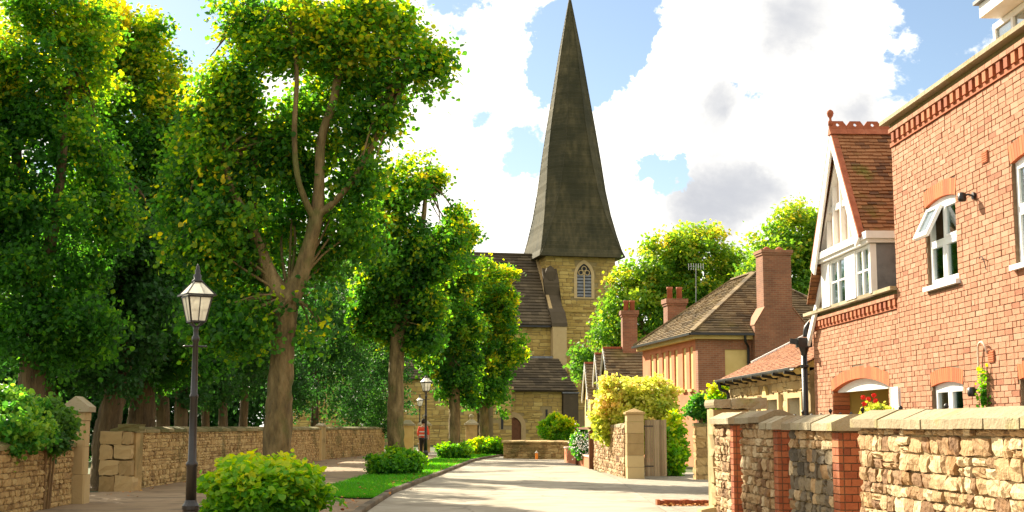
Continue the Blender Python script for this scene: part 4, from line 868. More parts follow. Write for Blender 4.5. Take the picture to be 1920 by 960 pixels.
def lamp_post(loc, label, H=3.55):
    t = thing('street_lamp', label, 'street lamp', loc, group='lamp posts along the verge', local=True); k = H/3.55
    m = MB(); m.lathe([(.12, -.02), (.12, .06), (.095, .09), (.095, .42), (.105, .44), (.105, .48), (.08, .52), (.068, .55)], n=12); m.build('pedestal', 'black_iron', t)
    m = MB(); m.lathe([(.066, .54), (.062, .95), (.074, .97), (.074, 1.0), (.052, 1.03), (.045, 1.8), (.054, 1.815), (.054, 1.84), (.042, 1.86), (.034, 2.5), (.048, 2.52), (.048, 2.56), (.03, 2.59), (.03, 2.66), (.042, 2.7)], n=12); m.build('post', 'black_iron', t, True)
    m = MB(); m.tube([(-.13, 0, 2.45), (.13, 0, 2.45)], .013, 8); m.lathe([(.0, 2.435), (.024, 2.45), (0, 2.465)], (-.135, 0, 0), 8); m.lathe([(.0, 2.435), (.024, 2.45), (0, 2.465)], (.135, 0, 0), 8); m.build('ladder_bar', 'black_iron', t)
    b, w, z0, z1, e = .09, .148, 2.76, 3.07, .185
    C0 = [V(sx*b, sy*b, z0) for sx, sy in ((-1, -1), (1, -1), (1, 1), (-1, 1))]; C1 = [V(sx*w, sy*w, z1) for sx, sy in ((-1, -1), (1, -1), (1, 1), (-1, 1))]
    m = MB()
    for i in range(4):
        m.bar(C0[i], C1[i], .018); m.bar(C0[i], C0[(i+1) % 4], .02); m.bar(C1[i], C1[(i+1) % 4], .022)
        m.bar((C0[i]+C0[(i+1) % 4])/2, (C1[i]+C1[(i+1) % 4])/2, .012)
        m.bar((0, 0, 2.68), C0[i], .018)
    fr = m.build('lantern_frame', 'black_iron', t)
    for i in range(4):
        j = (i+1) % 4; m = MB(); n = (C0[j]-C0[i]).cross(V(0, 0, 1)).normalized()*-.004; q = [C0[i], C0[j], C1[j], C1[i]]; m.add([p-n for p in q]+[p+n for p in q], [(0, 1, 2, 3), (7, 6, 5, 4)]); m.build('pane', 'lantern_glass', fr)
    m = MB(); E4 = [V(sx*e, sy*e, z1+.02) for sx, sy in ((-1, -1), (1, -1), (1, 1), (-1, 1))]; T4 = [V(sx*.05, sy*.05, z1+.19) for sx, sy in ((-1, -1), (1, -1), (1, 1), (-1, 1))]
    m.add(E4+T4, [(i, (i+1) % 4, 4+(i+1) % 4, 4+i) for i in range(4)]+[(4, 5, 6, 7), (3, 2, 1, 0)]); hd = m.build('hood', 'lantern_glass', t)
    m = MB()
    for i in range(4): m.bar(E4[i], T4[i], .016); m.bar(E4[i], E4[(i+1) % 4], .02)
    m.build('hood_rib', 'black_iron', hd)
    m = MB(); m.lathe([(.07, z1+.18), (.07, z1+.21), (.045, z1+.225), (.05, z1+.27), (.03, z1+.3), (.036, z1+.33), (.02, z1+.36), (.022, z1+.385), (.008, z1+.405), (.0, z1+.43)], n=12); m.build('chimney_finial', 'black_iron', t, True)
    m = MB(); m.tube([(0, 0, 2.77), (0, 0, 2.85)], .02, 8); m.lathe([(.02, 2.85), (.04, 2.9), (.035, 2.96), (0, 2.99)], n=10); m.build('bulb', 'lantern_glass', t, True)
    t.rotation_euler = (0, 0, R(28)); return t
a = at(362, 800, 16.9); L1 = lamp_post((a.x, a.y, .05), 'black lamp post with glass lantern beside the big round shrub')
L2 = copy_tree(L1, loc=(-.97, 50.4, .07)); L2['label'] = 'black lamp post on the grass in front of the person in the orange vest'
L3 = copy_tree(L1, loc=(-1.95, 82, .0)); L3['label'] = 'most distant lamp post, behind the church gate piers'
# ================================================================== TREES
def lime(name, label, Y, trunk, limbs, bl, n, leaf, seed, mt='lime_leaf', dep=1.0, lump=5, group=None, bark='bark', **kw):
    """trunk / limbs: [(px, py, radius m, dy m)] ; bl: crown ellipsoids"""
    b0 = at(trunk[0][0], trunk[0][1], Y); t = thing(name, label, 'tree', (b0.x, Y, 0), group=group)
    m = MB(); pt = lambda q: at(q[0], q[1], Y+(q[3] if len(q) > 3 else 0))
    P = [V(b0.x, Y, -.1), V(b0.x, Y, .25)]+[pt(q) for q in trunk]; r0 = trunk[0][2]; limb(m, P, [r0*1.5, r0*1.12]+[q[2] for q in trunk], 18, seed, .2)
    for i, l in enumerate(limbs): limb(m, [pt(q) for q in l], [q[2] for q in l], 8, seed+i+1)
    rg = random.Random(seed); B = px_blobs(bl, Y, dep)
    tops = [pt(l[-1]) for l in limbs]+[pt(trunk[-1])]
    for c, r, w in B:                                  # boughs reaching into every lobe
        s = min(tops, key=lambda q: (q-c).length)
        for k in range(4):
            e = c+Vector((rg.uniform(-.7, .7)*r[0], rg.uniform(-.7, .7)*r[1], rg.uniform(-.3, .8)*r[2])); md = s.lerp(e, .5)+V(rg.uniform(-.15, .15), rg.uniform(-.15, .15), rg.uniform(-.1, .2)); limb(m, [s, md, e], [.04, .025, .008], 5, seed+k)
    m.build('trunk', bark, t, True)
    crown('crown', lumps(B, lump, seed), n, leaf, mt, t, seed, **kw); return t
lime('lime_tree', 'forked lime tree with leafy pollarded limbs behind the big round shrub', 24.3,
     [(522, 790, .24), (527, 700, .215), (533, 620, .2), (540, 555, .21)],
     [[(540, 560, .22), (512, 530, .17), (492, 480, .12), (470, 410, .1), (478, 330, .085, .2), (470, 230, .075, .3), (452, 120, .06, .3), (455, 20, .04, .3)],
      [(540, 565, .24), (562, 520, .17), (580, 460, .14), (594, 400, .13), (599, 330, .1), (603, 260, .09), (625, 190, .085), (638, 110, .07), (650, 20, .05)],
      [(596, 400, .09), (620, 385, .07), (660, 340, .06), (700, 270, .055), (726, 215, .05), (760, 150, .04)],
      [(592, 415, .08), (572, 375, .06, -.15), (556, 320, .055, -.3), (552, 240, .05, -.3), (556, 130, .045, -.3), (540, 20, .035, -.2)],
      [(470, 415, .07, -.2), (440, 360, .05, -.3), (410, 290, .04, -.3)]],
     [(445, 95, 75, 105), (550, 60, 100, 80), (650, 60, 85, 75), (752, 125, 78, 68), (715, 60, 75, 65), (395, 280, 72, 85), (470, 300, 70, 90, .3), (535, 300, 48, 95, .5), (655, 300, 50, 80, .4), (570, 215, 40, 60, .5, .8), (665, 190, 50, 50, .4), (560, 400, 40, 50, .9), (690, 330, 40, 45), (430, 410, 85, 75), (520, 420, 60, 60, 1.6), (650, 430, 68, 58, .6), (440, 545, 75, 95, .4, .7), (585, 600, 42, 60, 0, .3), (400, 470, 60, 60), (470, 600, 50, 60, -.4, .7), (410, 620, 60, 60, .2, .7), (365, 310, 50, 80, .6), (360, 420, 50, 70, .6), (610, 490, 50, 45, .8, .7), (600, 190, 60, 55, 1.2, .6), (420, 190, 60, 60, .2, .8), (690, 225, 50, 45)],
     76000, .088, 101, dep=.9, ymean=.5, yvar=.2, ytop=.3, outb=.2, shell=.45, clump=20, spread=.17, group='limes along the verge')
lime('lime_tree', 'second lime of the verge row, its crown parted at the top', 41.3,
     [(742, 840, .26), (742, 740, .24), (744, 660, .22), (748, 610, .22)],
     [[(748, 620, .18), (740, 560, .14), (745, 480, .1), (750, 400, .07)], [(750, 620, .16), (770, 560, .12), (785, 470, .1), (795, 400, .08), (800, 340, .05)]],
     [(785, 330, 56, 44), (735, 380, 42, 52), (705, 420, 42, 48), (755, 460, 64, 62), (720, 540, 62, 65), (785, 540, 55, 65), (850, 430, 36, 40, .5), (835, 490, 40, 45), (750, 610, 50, 40, .4), (800, 620, 32, 45), (700, 500, 45, 50), (790, 660, 24, 34, .3, .6), (700, 600, 36, 45, .4, .7)],
     38000, .12, 111, ymean=.52, outb=.25, group='limes along the verge')
lime('lime_tree', 'third lime of the verge row, a slim dark column', 60.5,
     [(852, 840, .26), (852, 740, .24), (850, 670, .22)], [[(850, 680, .18), (835, 600, .12), (838, 500, .08)], [(852, 680, .16), (868, 600, .12), (866, 480, .08), (868, 420, .05)]],
     [(866, 425, 28, 50), (840, 500, 36, 56), (870, 520, 33, 50), (845, 600, 42, 60), (874, 620, 29, 60), (826, 660, 36, 44), (862, 690, 34, 44), (835, 720, 26, 34), (880, 720, 24, 34)],
     30000, .15, 121, ymean=.48, outb=.2, quad=True, group='limes along the verge')
lime('lime_tree', 'last lime of the verge row in front of the church roof', 71,
     [(908, 835, .27), (908, 740, .25), (910, 690, .23)], [[(910, 700, .18), (905, 620, .12), (905, 540, .06)], [(910, 700, .16), (930, 630, .12), (938, 560, .06)]],
     [(908, 525, 34, 36), (940, 545, 30, 44), (922, 600, 42, 52), (948, 600, 24, 42), (910, 670, 38, 44), (938, 680, 26, 40), (890, 590, 30, 55), (925, 735, 34, 40), (895, 735, 26, 34), (960, 640, 22, 45)],
     30000, .17, 131, ymean=.55, ytop=.35, outb=.2, quad=True, group='limes along the verge')
# tall limes and evergreens inside the left wall
lime('lime_tree', 'tall broad lime behind the wall with the overhanging shrub', 29.5, [(60, 800, .3), (60, 700, .27), (62, 560, .22)],
     [[(62, 570, .18), (40, 420, .14), (30, 250, .1), (30, 100, .05)], [(62, 570, .18), (100, 430, .13), (120, 260, .09), (130, 90, .05)]],
     [(-60, 120, 130, 130), (60, 130, 120, 120), (150, 60, 80, 60), (40, 300, 140, 130), (-70, 420, 120, 140), (110, 440, 120, 120), (20, 560, 130, 120), (120, 620, 100, 80), (150, 200, 70, 110, 1), (90, 30, 90, 60), (160, 330, 80, 90, 1)],
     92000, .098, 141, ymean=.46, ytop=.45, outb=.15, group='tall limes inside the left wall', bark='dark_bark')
lime('lime_tree', 'tall lime with yellow-tinted top behind the long mossy wall', 35, [(265, 800, .36), (268, 720, .3), (265, 600, .24)],
     [[(265, 610, .18), (235, 450, .14), (215, 300, .1), (210, 130, .05)], [(265, 610, .18), (300, 460, .13), (300, 300, .1), (290, 150, .05)]],
     [(215, 120, 85, 85), (290, 160, 65, 80), (250, 280, 95, 95), (320, 270, 45, 80), (200, 400, 100, 100), (310, 400, 80, 90), (240, 530, 110, 90), (340, 530, 80, 80), (200, 640, 90, 75), (320, 650, 90, 75), (180, 230, 70, 110, -.5), (260, 75, 75, 55), (330, 340, 55, 90), (185, 70, 65, 65), (310, 220, 50, 70), (140, 420, 80, 90)],
     98000, .104, 151, ymean=.46, ytop=.5, outb=.15, group='tall limes inside the left wall', bark='dark_bark')  # high ytop: sunlight on the crown top put into leaf colour
def yew(label, px, Y, top, low, rx, n, seed, r=.16, lean=0, mt='yew_leaf', leaf=.13, **kw):
    k = Y/F; mid = (top+low)/2
    low += 12
    return lime('yew_tree', label, Y, [(px, 815, r), (px+lean*.5, 740, r*.9), (px+lean, 660, r*.75)], [[(px+lean, 670, r*.6), (px+lean, (top+low)/2, r*.4), (px+lean, top+20, .03)]],
         [(px+lean, top+(low-top)*.25, rx*.7, (low-top)*.27), (px+lean-rx*.3, mid, rx*.85, (low-top)*.27), (px+lean+rx*.35, mid+20, rx*.8, (low-top)*.25), (px+lean, low-(low-top)*.2, rx, (low-top)*.22)], n, leaf, seed, mt=mt, dep=.8, group='dark evergreens inside the left wall', bark='dark_bark', quad=True, **kw)
yew('evergreen with a leaning trunk beside the broad ribbed trunk', 200, 32.5, 330, 715, 110, 16000, 161, .3, lean=32)
yew('evergreen with a straight trunk directly behind the lamp post', 340, 39.5, 320, 730, 110, 16000, 162, .2)
yew('evergreen with a slim trunk between the lamp post and the forked lime', 418, 44.5, 360, 735, 100, 15000, 163, .15)
yew('evergreen with a thin pale trunk near the forked lime', 455, 48, 380, 730, 90, 14000, 164, .15, lean=8)
yew('broad low dark evergreen behind the forked lime trunk', 590, 64, 430, 800, 95, 26000, 165, .2, ymean=.5)
yew('bushy dark evergreen beside the slim stone posts', 665, 73, 480, 800, 80, 24000, 166, .2, ymean=.6)
yew('evergreen hanging over the long wall by the second lime', 712, 81, 520, 800, 60, 20000, 167, .2, ymean=.55)
yew('evergreen behind the gabled pier', 95, 34, 400, 725, 110, 14000, 168, .2)
yew('evergreen with a thick trunk behind the block pier', 305, 42, 380, 735, 110, 14000, 169, .22)
yew('evergreen with a thin dark trunk deep behind the wall', 385, 46, 400, 740, 100, 14000, 170, .14)
yew('evergreen filling the gap under the forked lime', 510, 56, 440, 770, 90, 20000, 171, .18)
h = thing('yew_hedge', 'tall dark hedge closing the view behind the evergreens', 'hedge', (-19, 58, 0))
m = MB()
for k in range(14): m.tube([(-30+k*1.6, 58, 0), (-30+k*1.6, 58, 3)], .06, 6)
m.build('stems', 'dark_bark', h, kind='stuff')
crown('foliage', [((-30+k*1.6, 58+.5*math.sin(k*2.2), 3.0+.4*math.sin(k*1.3)), (1.5, 1.2, 3.4), 1) for k in range(14)], 90000, .2, 'yew_leaf', h, 175, clump=20, spread=.3, quad=True, shell=.1, floor=.05)
# shrubs
def shrub(name, label, c, r, n, leaf, mt, seed, group=None, lump=7, ymean=.5, ytop=.3, yvar=.22, shell=.55, clump=9, spread=.06, f=(.3, .45), outb=.3, cat='shrub', **kw):
    t = thing(name, label, cat, (c[0], c[1], 0), group=group); c = Vector(c); rg = random.Random(seed); m = MB()
    for k in range(10):
        d = V(rg.uniform(-.6, .6)*r[0], rg.uniform(-.6, .6)*r[1], 0); limb(m, [V(c.x+d.x*.3, c.y+d.y*.3, 0), c+d*.6-V(0, 0, r[2]*.3), c+d+V(0, 0, r[2]*.45)], [.025, .018, .006], 5, seed+k)
    m.build('stems', 'twig', t, kind='stuff')
    kw.setdefault('quad', c.y > 38)
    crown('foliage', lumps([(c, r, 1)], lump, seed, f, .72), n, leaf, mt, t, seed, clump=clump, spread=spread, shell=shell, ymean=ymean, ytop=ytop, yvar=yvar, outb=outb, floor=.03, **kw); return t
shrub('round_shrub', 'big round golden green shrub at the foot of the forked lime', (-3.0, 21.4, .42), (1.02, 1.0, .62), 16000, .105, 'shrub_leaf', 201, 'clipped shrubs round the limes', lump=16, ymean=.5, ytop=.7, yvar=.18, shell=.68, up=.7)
shrub('round_shrub', 'rounded green shrub at the foot of the second lime', (-1.73, 40.9, .42), (.84, .8, .42), 11000, .10, 'shrub_leaf', 202, 'clipped shrubs round the limes', lump=12, ymean=.34, ytop=.5, shell=.7, up=.6)
shrub('round_shrub', 'low green shrub at the foot of the third lime', (.13, 60.2, .38), (.8, .7, .4), 8000, .13, 'shrub_leaf', 203, 'clipped shrubs round the limes', lump=10, ymean=.28, ytop=.4)
shrub('round_shrub', 'pale flowering shrub at the foot of the last lime', (1.45, 69.6, .45), (.7, .6, .45), 7000, .14, 'shrub_leaf', 204, 'clipped shrubs round the limes', lump=10, ymean=.75, ytop=.3)
shrub('round_shrub', 'green shrub next to the pale one at the road bend', (2.15, 69.2, .45), (.7, .6, .42), 7000, .14, 'shrub_leaf', 205, 'clipped shrubs round the limes', lump=10, ymean=.45, ytop=.3)
a = at(95, 790, 24.2); shrub('evergreen_shrub', 'dark evergreen shrub draped over the mossy wall beside the gabled pier', (a.x-.1, 24.3, 1.5), (.42, .8, .5), 9000, .075, 'yew_leaf', 206, ymean=.9, ytop=.2, lump=9)
a = at(30, 775, 22.8); shrub('garden_shrub', 'bright green garden shrub rising behind the mossy wall', (a.x-.25, 23, 1.45), (.8, 1.2, .72), 11000, .08, 'green_leaf', 207, ymean=.6, ytop=.4, lump=12, f=(.25, .45))
shrub('garden_shrub', 'yellow leaved bush peeping over the mossy wall', (-8.0, 20.9, 1.3), (.3, .5, .5), 2500, .08, 'gold_leaf', 208, ymean=.6)
shrub('golden_shrub', 'large golden variegated shrub behind the plank gate and stone wall', at(1190, 776, 42.8), (1.5, 1.2, 1.28), 30000, .12, 'gold_leaf', 209, lump=16, ymean=.5, ytop=.2, shell=.5, f=(.28, .45))
shrub('golden_shrub', 'green and gold bush in the gateway beside the plank gate', at(1258, 838, 41.0), (.5, .6, .95), 9000, .11, 'shrub_leaf', 210, lump=10, ymean=.62, ytop=.5)
shrub('ivy_bush', 'green ivy bush on top of the dark driveway wall', at(1322, 765, 38.3), (.5, .4, .42), 5000, .09, 'green_leaf', 211, ymean=.45, lump=9)
shrub('ivy_bush', 'pale green bush behind the tall gatepost', at(1360, 742, 34.5), (.45, .4, .32), 4000, .09, 'shrub_leaf', 212, ymean=.7, lump=9)
shrub('round_shrub', 'bright green bush behind the churchyard wall', at(1048, 808, 68), (1.0, .9, .85), 10000, .15, 'shrub_leaf', 213, ymean=.58, ytop=.3, lump=12)
shrub('flowering_shrub', 'white flowering bush between the wooden posts', at(1095, 833, 51.5), (.45, .9, .55), 5000, .12, 'green_leaf', 214, ymean=.4, lump=8)
fl = thing('white_blossom', 'clusters of white blossom on the bush between the wooden posts', 'flowers', at(1092, 830, 51.2)); rg = random.Random(77); c0 = at(1092, 833, 51.2); m = MB()
for k in range(260):
    p = c0+V(rg.gauss(0, .22), rg.gauss(-.35, .35), rg.gauss(0, .27)); u = V(rg.gauss(0, 1), rg.gauss(0, 1), rg.gauss(0, 1)).normalized(); w = u.orthogonal().normalized(); m.add([p+u*.035, p+w*.035, p-u*.035, p-w*.035], [(0, 1, 2, 3)])
m.build('petals', 'white_flower', fl, kind='stuff')
# big trees behind the houses on the right
lime('maple_tree', 'large spreading tree with yellow green crown behind the chimneys', 82, [(1240, 790, .5), (1245, 700, .4)], [[(1245, 710, .3), (1200, 600, .2), (1180, 540, .1)], [(1245, 710, .3), (1290, 580, .2), (1310, 480, .1)]],
     [(1185, 545, 38, 50), (1150, 625, 48, 48), (1112, 685, 34, 38), (1240, 500, 58, 52), (1310, 478, 66, 48), (1370, 515, 45, 50), (1275, 580, 90, 70), (1195, 655, 65, 55), (1350, 600, 70, 70), (1270, 660, 80, 60), (1155, 580, 24, 30)],
     60000, .24, 301, mt='maple_leaf', ymean=.5, ytop=.45, outb=.4, lump=7, spread=.3, quad=True)
lime('maple_tree', 'tree with a bright crown between the big chimney and the white gable', 74, [(1475, 790, .45), (1475, 680, .35)], [[(1475, 690, .25), (1470, 560, .18), (1480, 460, .08)]],
     [(1500, 440, 60, 52), (1450, 480, 52, 52), (1490, 530, 80, 65), (1430, 540, 45, 50), (1560, 480, 70, 60), (1480, 620, 90, 70)], 36000, .22, 302, mt='maple_leaf', ymean=.5, ytop=.35, lump=7, spread=.28, quad=True)
# ================================================================== RIGHT: MIDDLE DISTANCE
# stone wall, gate pier and plank gate
rubble_wall('stone_wall', 'sunlit rubble wall beside the plank gate under the golden shrub', V(5.05, 39.2, 0), V(5.05, 47.5, 0), 1.48, 61, (-1, 0, 0), th=.35, wr=(.14, .34), hr=(.09, .18), single=False, cop=True, rise=.04, half=.2, cmt='coping_stone')
gp2 = thing('gate_pier', 'square stone gate pier with a shallow cap beside the plank gate', 'gate pier', (5.31, 38.9, 0)); rg = random.Random(62); z = -.02
for h in (.36, .34, .33, .3, .33, .22):
    m = MB(); m.box(5.06+rg.uniform(-.006, .006), 5.55, 38.66+rg.uniform(-.006, .006), 39.12, z+.004, z+h-.004, rg.random()); m.build('block', 'ashlar', gp2); z += h
m = MB(); m.box(5.02, 5.59, 38.62, 39.16, z, z+.06, .4); m.add([(5.04, 38.64, z+.06), (5.57, 38.64, z+.06), (5.57, 39.14, z+.06), (5.04, 39.14, z+.06), (5.3, 38.89, z+.17)], [(0, 1, 4), (1, 2, 4), (2, 3, 4), (3, 0, 4)], .3); m.build('cap', 'old_stone', gp2)
gt_ = thing('plank_gate', 'weathered vertical plank gate hung on the square stone pier', 'gate', (5.9, 38.9, 0))
for k in range(9):
    x = 5.6+k*.071; m = MB(); m.box(x+.003, x+.068, 38.86+rg.uniform(-.004, .004), 38.885, .08, 1.70+rg.uniform(-.01, .01), rg.random()); m.build('plank', 'gate_wood', gt_)
for z in (.3, 1.45): m = MB(); m.box(5.58, 6.24, 38.89, 38.93, z, z+.1, .3); m.build('ledge', 'gate_wood', gt_)
for z in (.35, 1.5): m = MB(); m.box(5.53, 5.85, 38.853, 38.858, z, z+.03); m.build('hinge', 'black_iron', gt_)
w = rubble_wall('stone_wall', 'dark shaded stone wall end on the far side of the driveway', V(9.4, 38.0, 0), V(6.95, 38.0, 0), 1.5, 63, (0, -1, 0), th=.4, wr=(.2, .42), hr=(.14, .26), mt='old_stone', single=True, cop=True, rise=.03, half=.22, cmt='mossy_coping', ends=(False, True))
# wooden gate frame and low pink walls
pf = thing('wooden_gateway', 'brown wooden gateway of two posts and a top rail', 'gate frame', (4.97, 50, 0))
for y in (47.75, 52.9): m = MB(); m.box(4.88, 5.05, y-.09, y+.09, -.02, 1.40); m.build('post', 'post_wood', pf)
m = MB(); m.box(4.86, 5.07, 47.6, 53.05, 1.40, 1.48); m.build('top_rail', 'post_wood', pf)
for i, (a, b, h) in enumerate((((4.97, 53.05), (4.78, 57.0), .62), ((4.98, 48.0), (4.98, 52.75), .42))):
    t = thing('low_wall', ('low pink rendered wall beyond the wooden gateway', 'lowest pink wall under the white blossom')[i], 'wall', (a[0], a[1], 0)); m = MB(); m.prism([(a[0], a[1], -.02), (b[0], b[1], -.02), (b[0]+.2, b[1], -.02), (a[0]+.2, a[1], -.02)], (0, 0, h)); m.build('wall_body', 'pink_render', t)
    m = MB(); m.prism([(a[0]-.03, a[1], h-.02), (b[0]-.03, b[1], h-.02), (b[0]+.23, b[1], h-.02), (a[0]+.23, a[1], h-.02)], (0, 0, .06)); m.build('capping', 'gable_plaster', t)
rubble_wall('stone_wall', 'low churchyard wall closing the end of the road', V(2.45, 63.7, 0), V(5.3, 61.5, 0), .74, 64, (-.61, -.79, 0), th=.4, wr=(.16, .36), hr=(.1, .2), mt='old_stone', single=False, cmt='old_stone', rise=.05, seg=(.3, .5))
mk = thing('marker_post', 'small orange marker post in front of the churchyard wall', 'marker', (3.9, 62.0, 0)); m = MB(); m.box(3.85, 3.97, 61.95, 62.03, 0, .3); m.build('post', 'orange_plastic', mk); m = MB(); m.prism([(3.83, 61.94, .3), (3.99, 61.94, .3), (3.91, 61.94, .4)], (0, .1, 0)); m.build('cap', 'reflective', mk)
# ------------------------------------------------------------------ brick house with blind panels
bh = thing('brick_house', 'brick house with tall cream blind panels, stone slate hipped roof and big chimney', 'house', (9.26, 50, 0), R(6.2)); D = 8.35; Wd = 7.0; EH = 5.0; rg = random.Random(71)
PAN = [.9, 1.83, 3.03, 3.97, 4.84, 5.93, 6.8]
m = MB(); holed(m, 0, .3, .3, D, -.05, EH, [(y-.24, y+.24, 2.93, 4.55) for y in PAN]); m.build('wall', 'pink_render', bh)
m = MB()
m2 = MB(); holed(m2, 0, .3, -Wd, 0, -.05, EH, [(-2.0, -1.06, 2.75, 4.4)]); m2.v = [(-v[1], v[0], v[2]) for v in m2.v]; m2.f = [f[::-1] for f in m2.f]; m2.build('wall', 'house_brick', bh)
m = MB(); m.box(.3, Wd, D-.3, D, -.05, EH); m.box(Wd-.3, Wd, .3, D-.3, -.05, EH); m.build('rear_wall', 'house_brick', bh)
for y in PAN:
    m = MB(); m.box(.05, .1, y-.24, y+.24, 2.93, 4.55); p = m.build('blind_panel', 'cream_render', bh); m = MB(); m.box(-.09, .12, y-.28, y+.28, 2.83, 2.928); m.build('sill', 'cream_render', p)
m = MB(); m.box(1.06, 2.0, .05, .1, 2.75, 4.4); m.build('blind_panel', 'cream_render', bh)
m = MB(); m.box(-.22, Wd+.22, -.22, -.02, EH-.22, EH-.02); m.box(-.22, -.02, -.02, D+.22, EH-.22, EH-.021); m.build('eaves_board', 'cream_render', bh)
o = .32; AP = (Wd/2, Wd/2, 7.75); AP2 = (Wd/2, D-Wd/2+1.5, 7.75); ze = EH-.02
m = MB(); tile_roof([(-o, D+o, ze), (-o, -o, ze), AP, AP2], .17, .32, .03, rg, m, jit=.03, lift=.03); tile_roof([(-o, -o, ze), (Wd+o, -o, ze), AP, AP], .17, .32, .03, rg, m, jit=.03, lift=.03)
tile_roof([(Wd+o, -o, ze), (Wd+o, D+o, ze), AP2, AP], .17, .32, .03, rg, m); tile_roof([(Wd+o, D+o, ze), (-o, D+o, ze), AP2, AP2], .17, .32, .03, rg, m); rf = m.build('roof', 'stone_slate', bh, kind='stuff')
m = MB(); m.add([(-o, -o, ze), (Wd+o, -o, ze), (Wd+o, D+o, ze), (-o, D+o, ze), (AP[0], AP[1], AP[2]-.03), (AP2[0], AP2[1], AP2[2]-.03)], [(0, 1, 4), (1, 2, 5, 4), (2, 3, 5), (3, 0, 4, 5), (3, 2, 1, 0)]); m.build('roof_boarding', 'stone_slate', rf)
m = MB()
for a, b in (((-o, -o, ze+.04), AP), ((Wd+o, -o, ze+.04), AP), (AP, AP2), ((-o, D+o, ze+.04), AP2)):
    a = Vector(a); b = Vector(b); k = max(1, int((b-a).length/.4))
    for i in range(k): m.bar(a.lerp(b, i/k)+V(0, 0, .05), a.lerp(b, (i+.96)/k)+V(0, 0, .05), .2, .06, rg.random())
m.build('hip_tiles', 'stone_slate', rf, kind='stuff')
for a, b in (((-o-.06, -o-.06, ze-.02), (Wd+o, -o-.06, ze-.02)), ((-o-.06, -o, ze-.02), (-o-.06, D+o, ze-.02))): m = MB(); m.bar(a, b, .1, .09); m.build('gutter', 'black_iron', bh)
m = MB(); m.tube(smooth_path([(1.75, -.36, ze-.08), (1.78, -.3, ze-.3), (1.95, -.1, ze-.5), (1.95, -.08, ze-1.0), (1.95, -.08, 0)], [.05]*5)[0], .05, 8); m.build('downpipe', 'black_iron', bh)
# chimney breast and stack on the near face
m = MB(); m.prism([(2.1, -.45, -.05), (4.15, -.45, -.05), (4.15, -.45, 5.3), (3.62, -.45, 5.95), (2.5, -.45, 5.95), (2.1, -.45, 5.3)], (0, .9, 0)); ch = m.build('chimney_breast', 'chimney_brick', bh)
m = MB(); m.box(2.5, 3.62, -.4, .4, 5.95, 8.0); m.build('chimney_stack', 'chimney_brick', ch)
m = MB(); m.box(2.46, 3.66, -.44, .44, 8.0, 8.08); m.box(2.43, 3.69, -.47, .47, 8.081, 8.2); m.build('chimney_head', 'chimney_brick', ch)
for x in (2.8, 3.3): m = MB(); m.lathe([(.14, 8.2), (.15, 8.22), (.13, 8.3), (.04, 8.36), (.0, 8.37)], (x, 0, 0), 12); m.build('chimney_pot', 'terracotta', ch, True)
for s, x0, x1 in ((1, 2.08, 2.5), (-1, 4.17, 3.62)): m = MB(); m.prism([(x0, -.48, 5.3), (x1, -.48, 5.97), (x1, -.48, 6.01), (x0, -.48, 5.34)], (0, .95, 0)); m.build('shoulder_tiling', 'porch_tile', ch)
def stack(root, x, y, z0, z1, w, d, pots, ph=.45, mt='chimney_brick'):
    m = MB(); m.box(x-w/2, x+w/2, y-d/2, y+d/2, z0, z1-.3); s = m.build('chimney_stack', mt, root)
    m = MB(); m.box(x-w/2-.04, x+w/2+.04, y-d/2-.04, y+d/2+.04, z1-.3, z1-.2); m.box(x-w/2-.08, x+w/2+.08, y-d/2-.08, y+d/2+.08, z1-.199, z1); m.build('chimney_head', mt, s)
    for p in pots: m = MB(); m.lathe([(.13, z1), (.12, z1+ph*.8), (.14, z1+ph*.82), (.14, z1+ph), (.1, z1+ph)], (x+p, y, 0), 12); m.build('chimney_pot', 'terracotta', s, True)
    return s
st = stack(bh, .55+1.1, D+.6, 4.6, 7.15, .85, .7, (-.22, .22), .55)
ae = thing('tv_aerial', 'grey television aerial on the chimney with two red pots', 'aerial', at(1305, 545, 59)); a = at(1305, 600, 59); b = at(1305, 498, 59); m = MB(); m.tube([a, b], .02, 6); m.build('mast', 'lead', ae)
m = MB(); m.tube([b+V(-.35, 0, -.05), b+V(.35, .1, -.05)], .012, 5); m.build('boom', 'lead', ae)
for k in range(7): p = b+V(-.33+k*.11, 0, -.05); m = MB(); m.tube([p+V(-.02, -.1, -.16), p+V(.02, .1, .16)], .008, 4); m.build('element', 'lead', ae)
# ------------------------------------------------------------------ cottages by the bend
def cottage(label, x0, x1, y, zr, half, drop, rg):
    t = thing('cottage', label, 'cottage', (x0, y, 0)); e = zr-drop
    m = MB(); m.prism([(x0+.15, y-half+.15, -.05), (x0+.15, y+half-.15, -.05), (x0+.15, y+half-.15, e+.1), (x0+.15, y, zr-.12), (x0+.15, y-half+.15, e+.1)], (x1-x0-.2, 0, 0)); m.build('wall', 'cream_render', t)
    m = MB(); tile_roof([(x0, y-half, e), (x1, y-half, e), (x1, y, zr), (x0, y, zr)], .2, .34, .035, rg, m, lift=.03); tile_roof([(x1, y+half, e), (x0, y+half, e), (x0, y, zr), (x1, y, zr)], .2, .34, .035, rg, m); m.build('roof', 'stone_slate', t, kind='stuff')
    for s in (-1, 1): m = MB(); m.prism([(x0-.02, y, zr+.04), (x0-.02, y+s*half, e+.04), (x0-.02, y+s*half, e-.14), (x0-.02, y, zr-.16)], (.07, 0, 0)); m.build('bargeboard', 'white_paint', t)
    m = MB(); m.bar((x0, y, zr+.05), (x1, y, zr+.05), .22, .1); m.build('ridge', 'terracotta', t)
    m = MB(); m.box(x0+.11, x0+.16, y-.4, y+.4, e-.9, e+.1); w = m.build('window', 'upvc', t); m = MB(); m.box(x0+.1, x0+.109, y-.34, y+.34, e-.84, e+.04); m.build('pane', 'window_glass', w)
    return t
rg = random.Random(81)
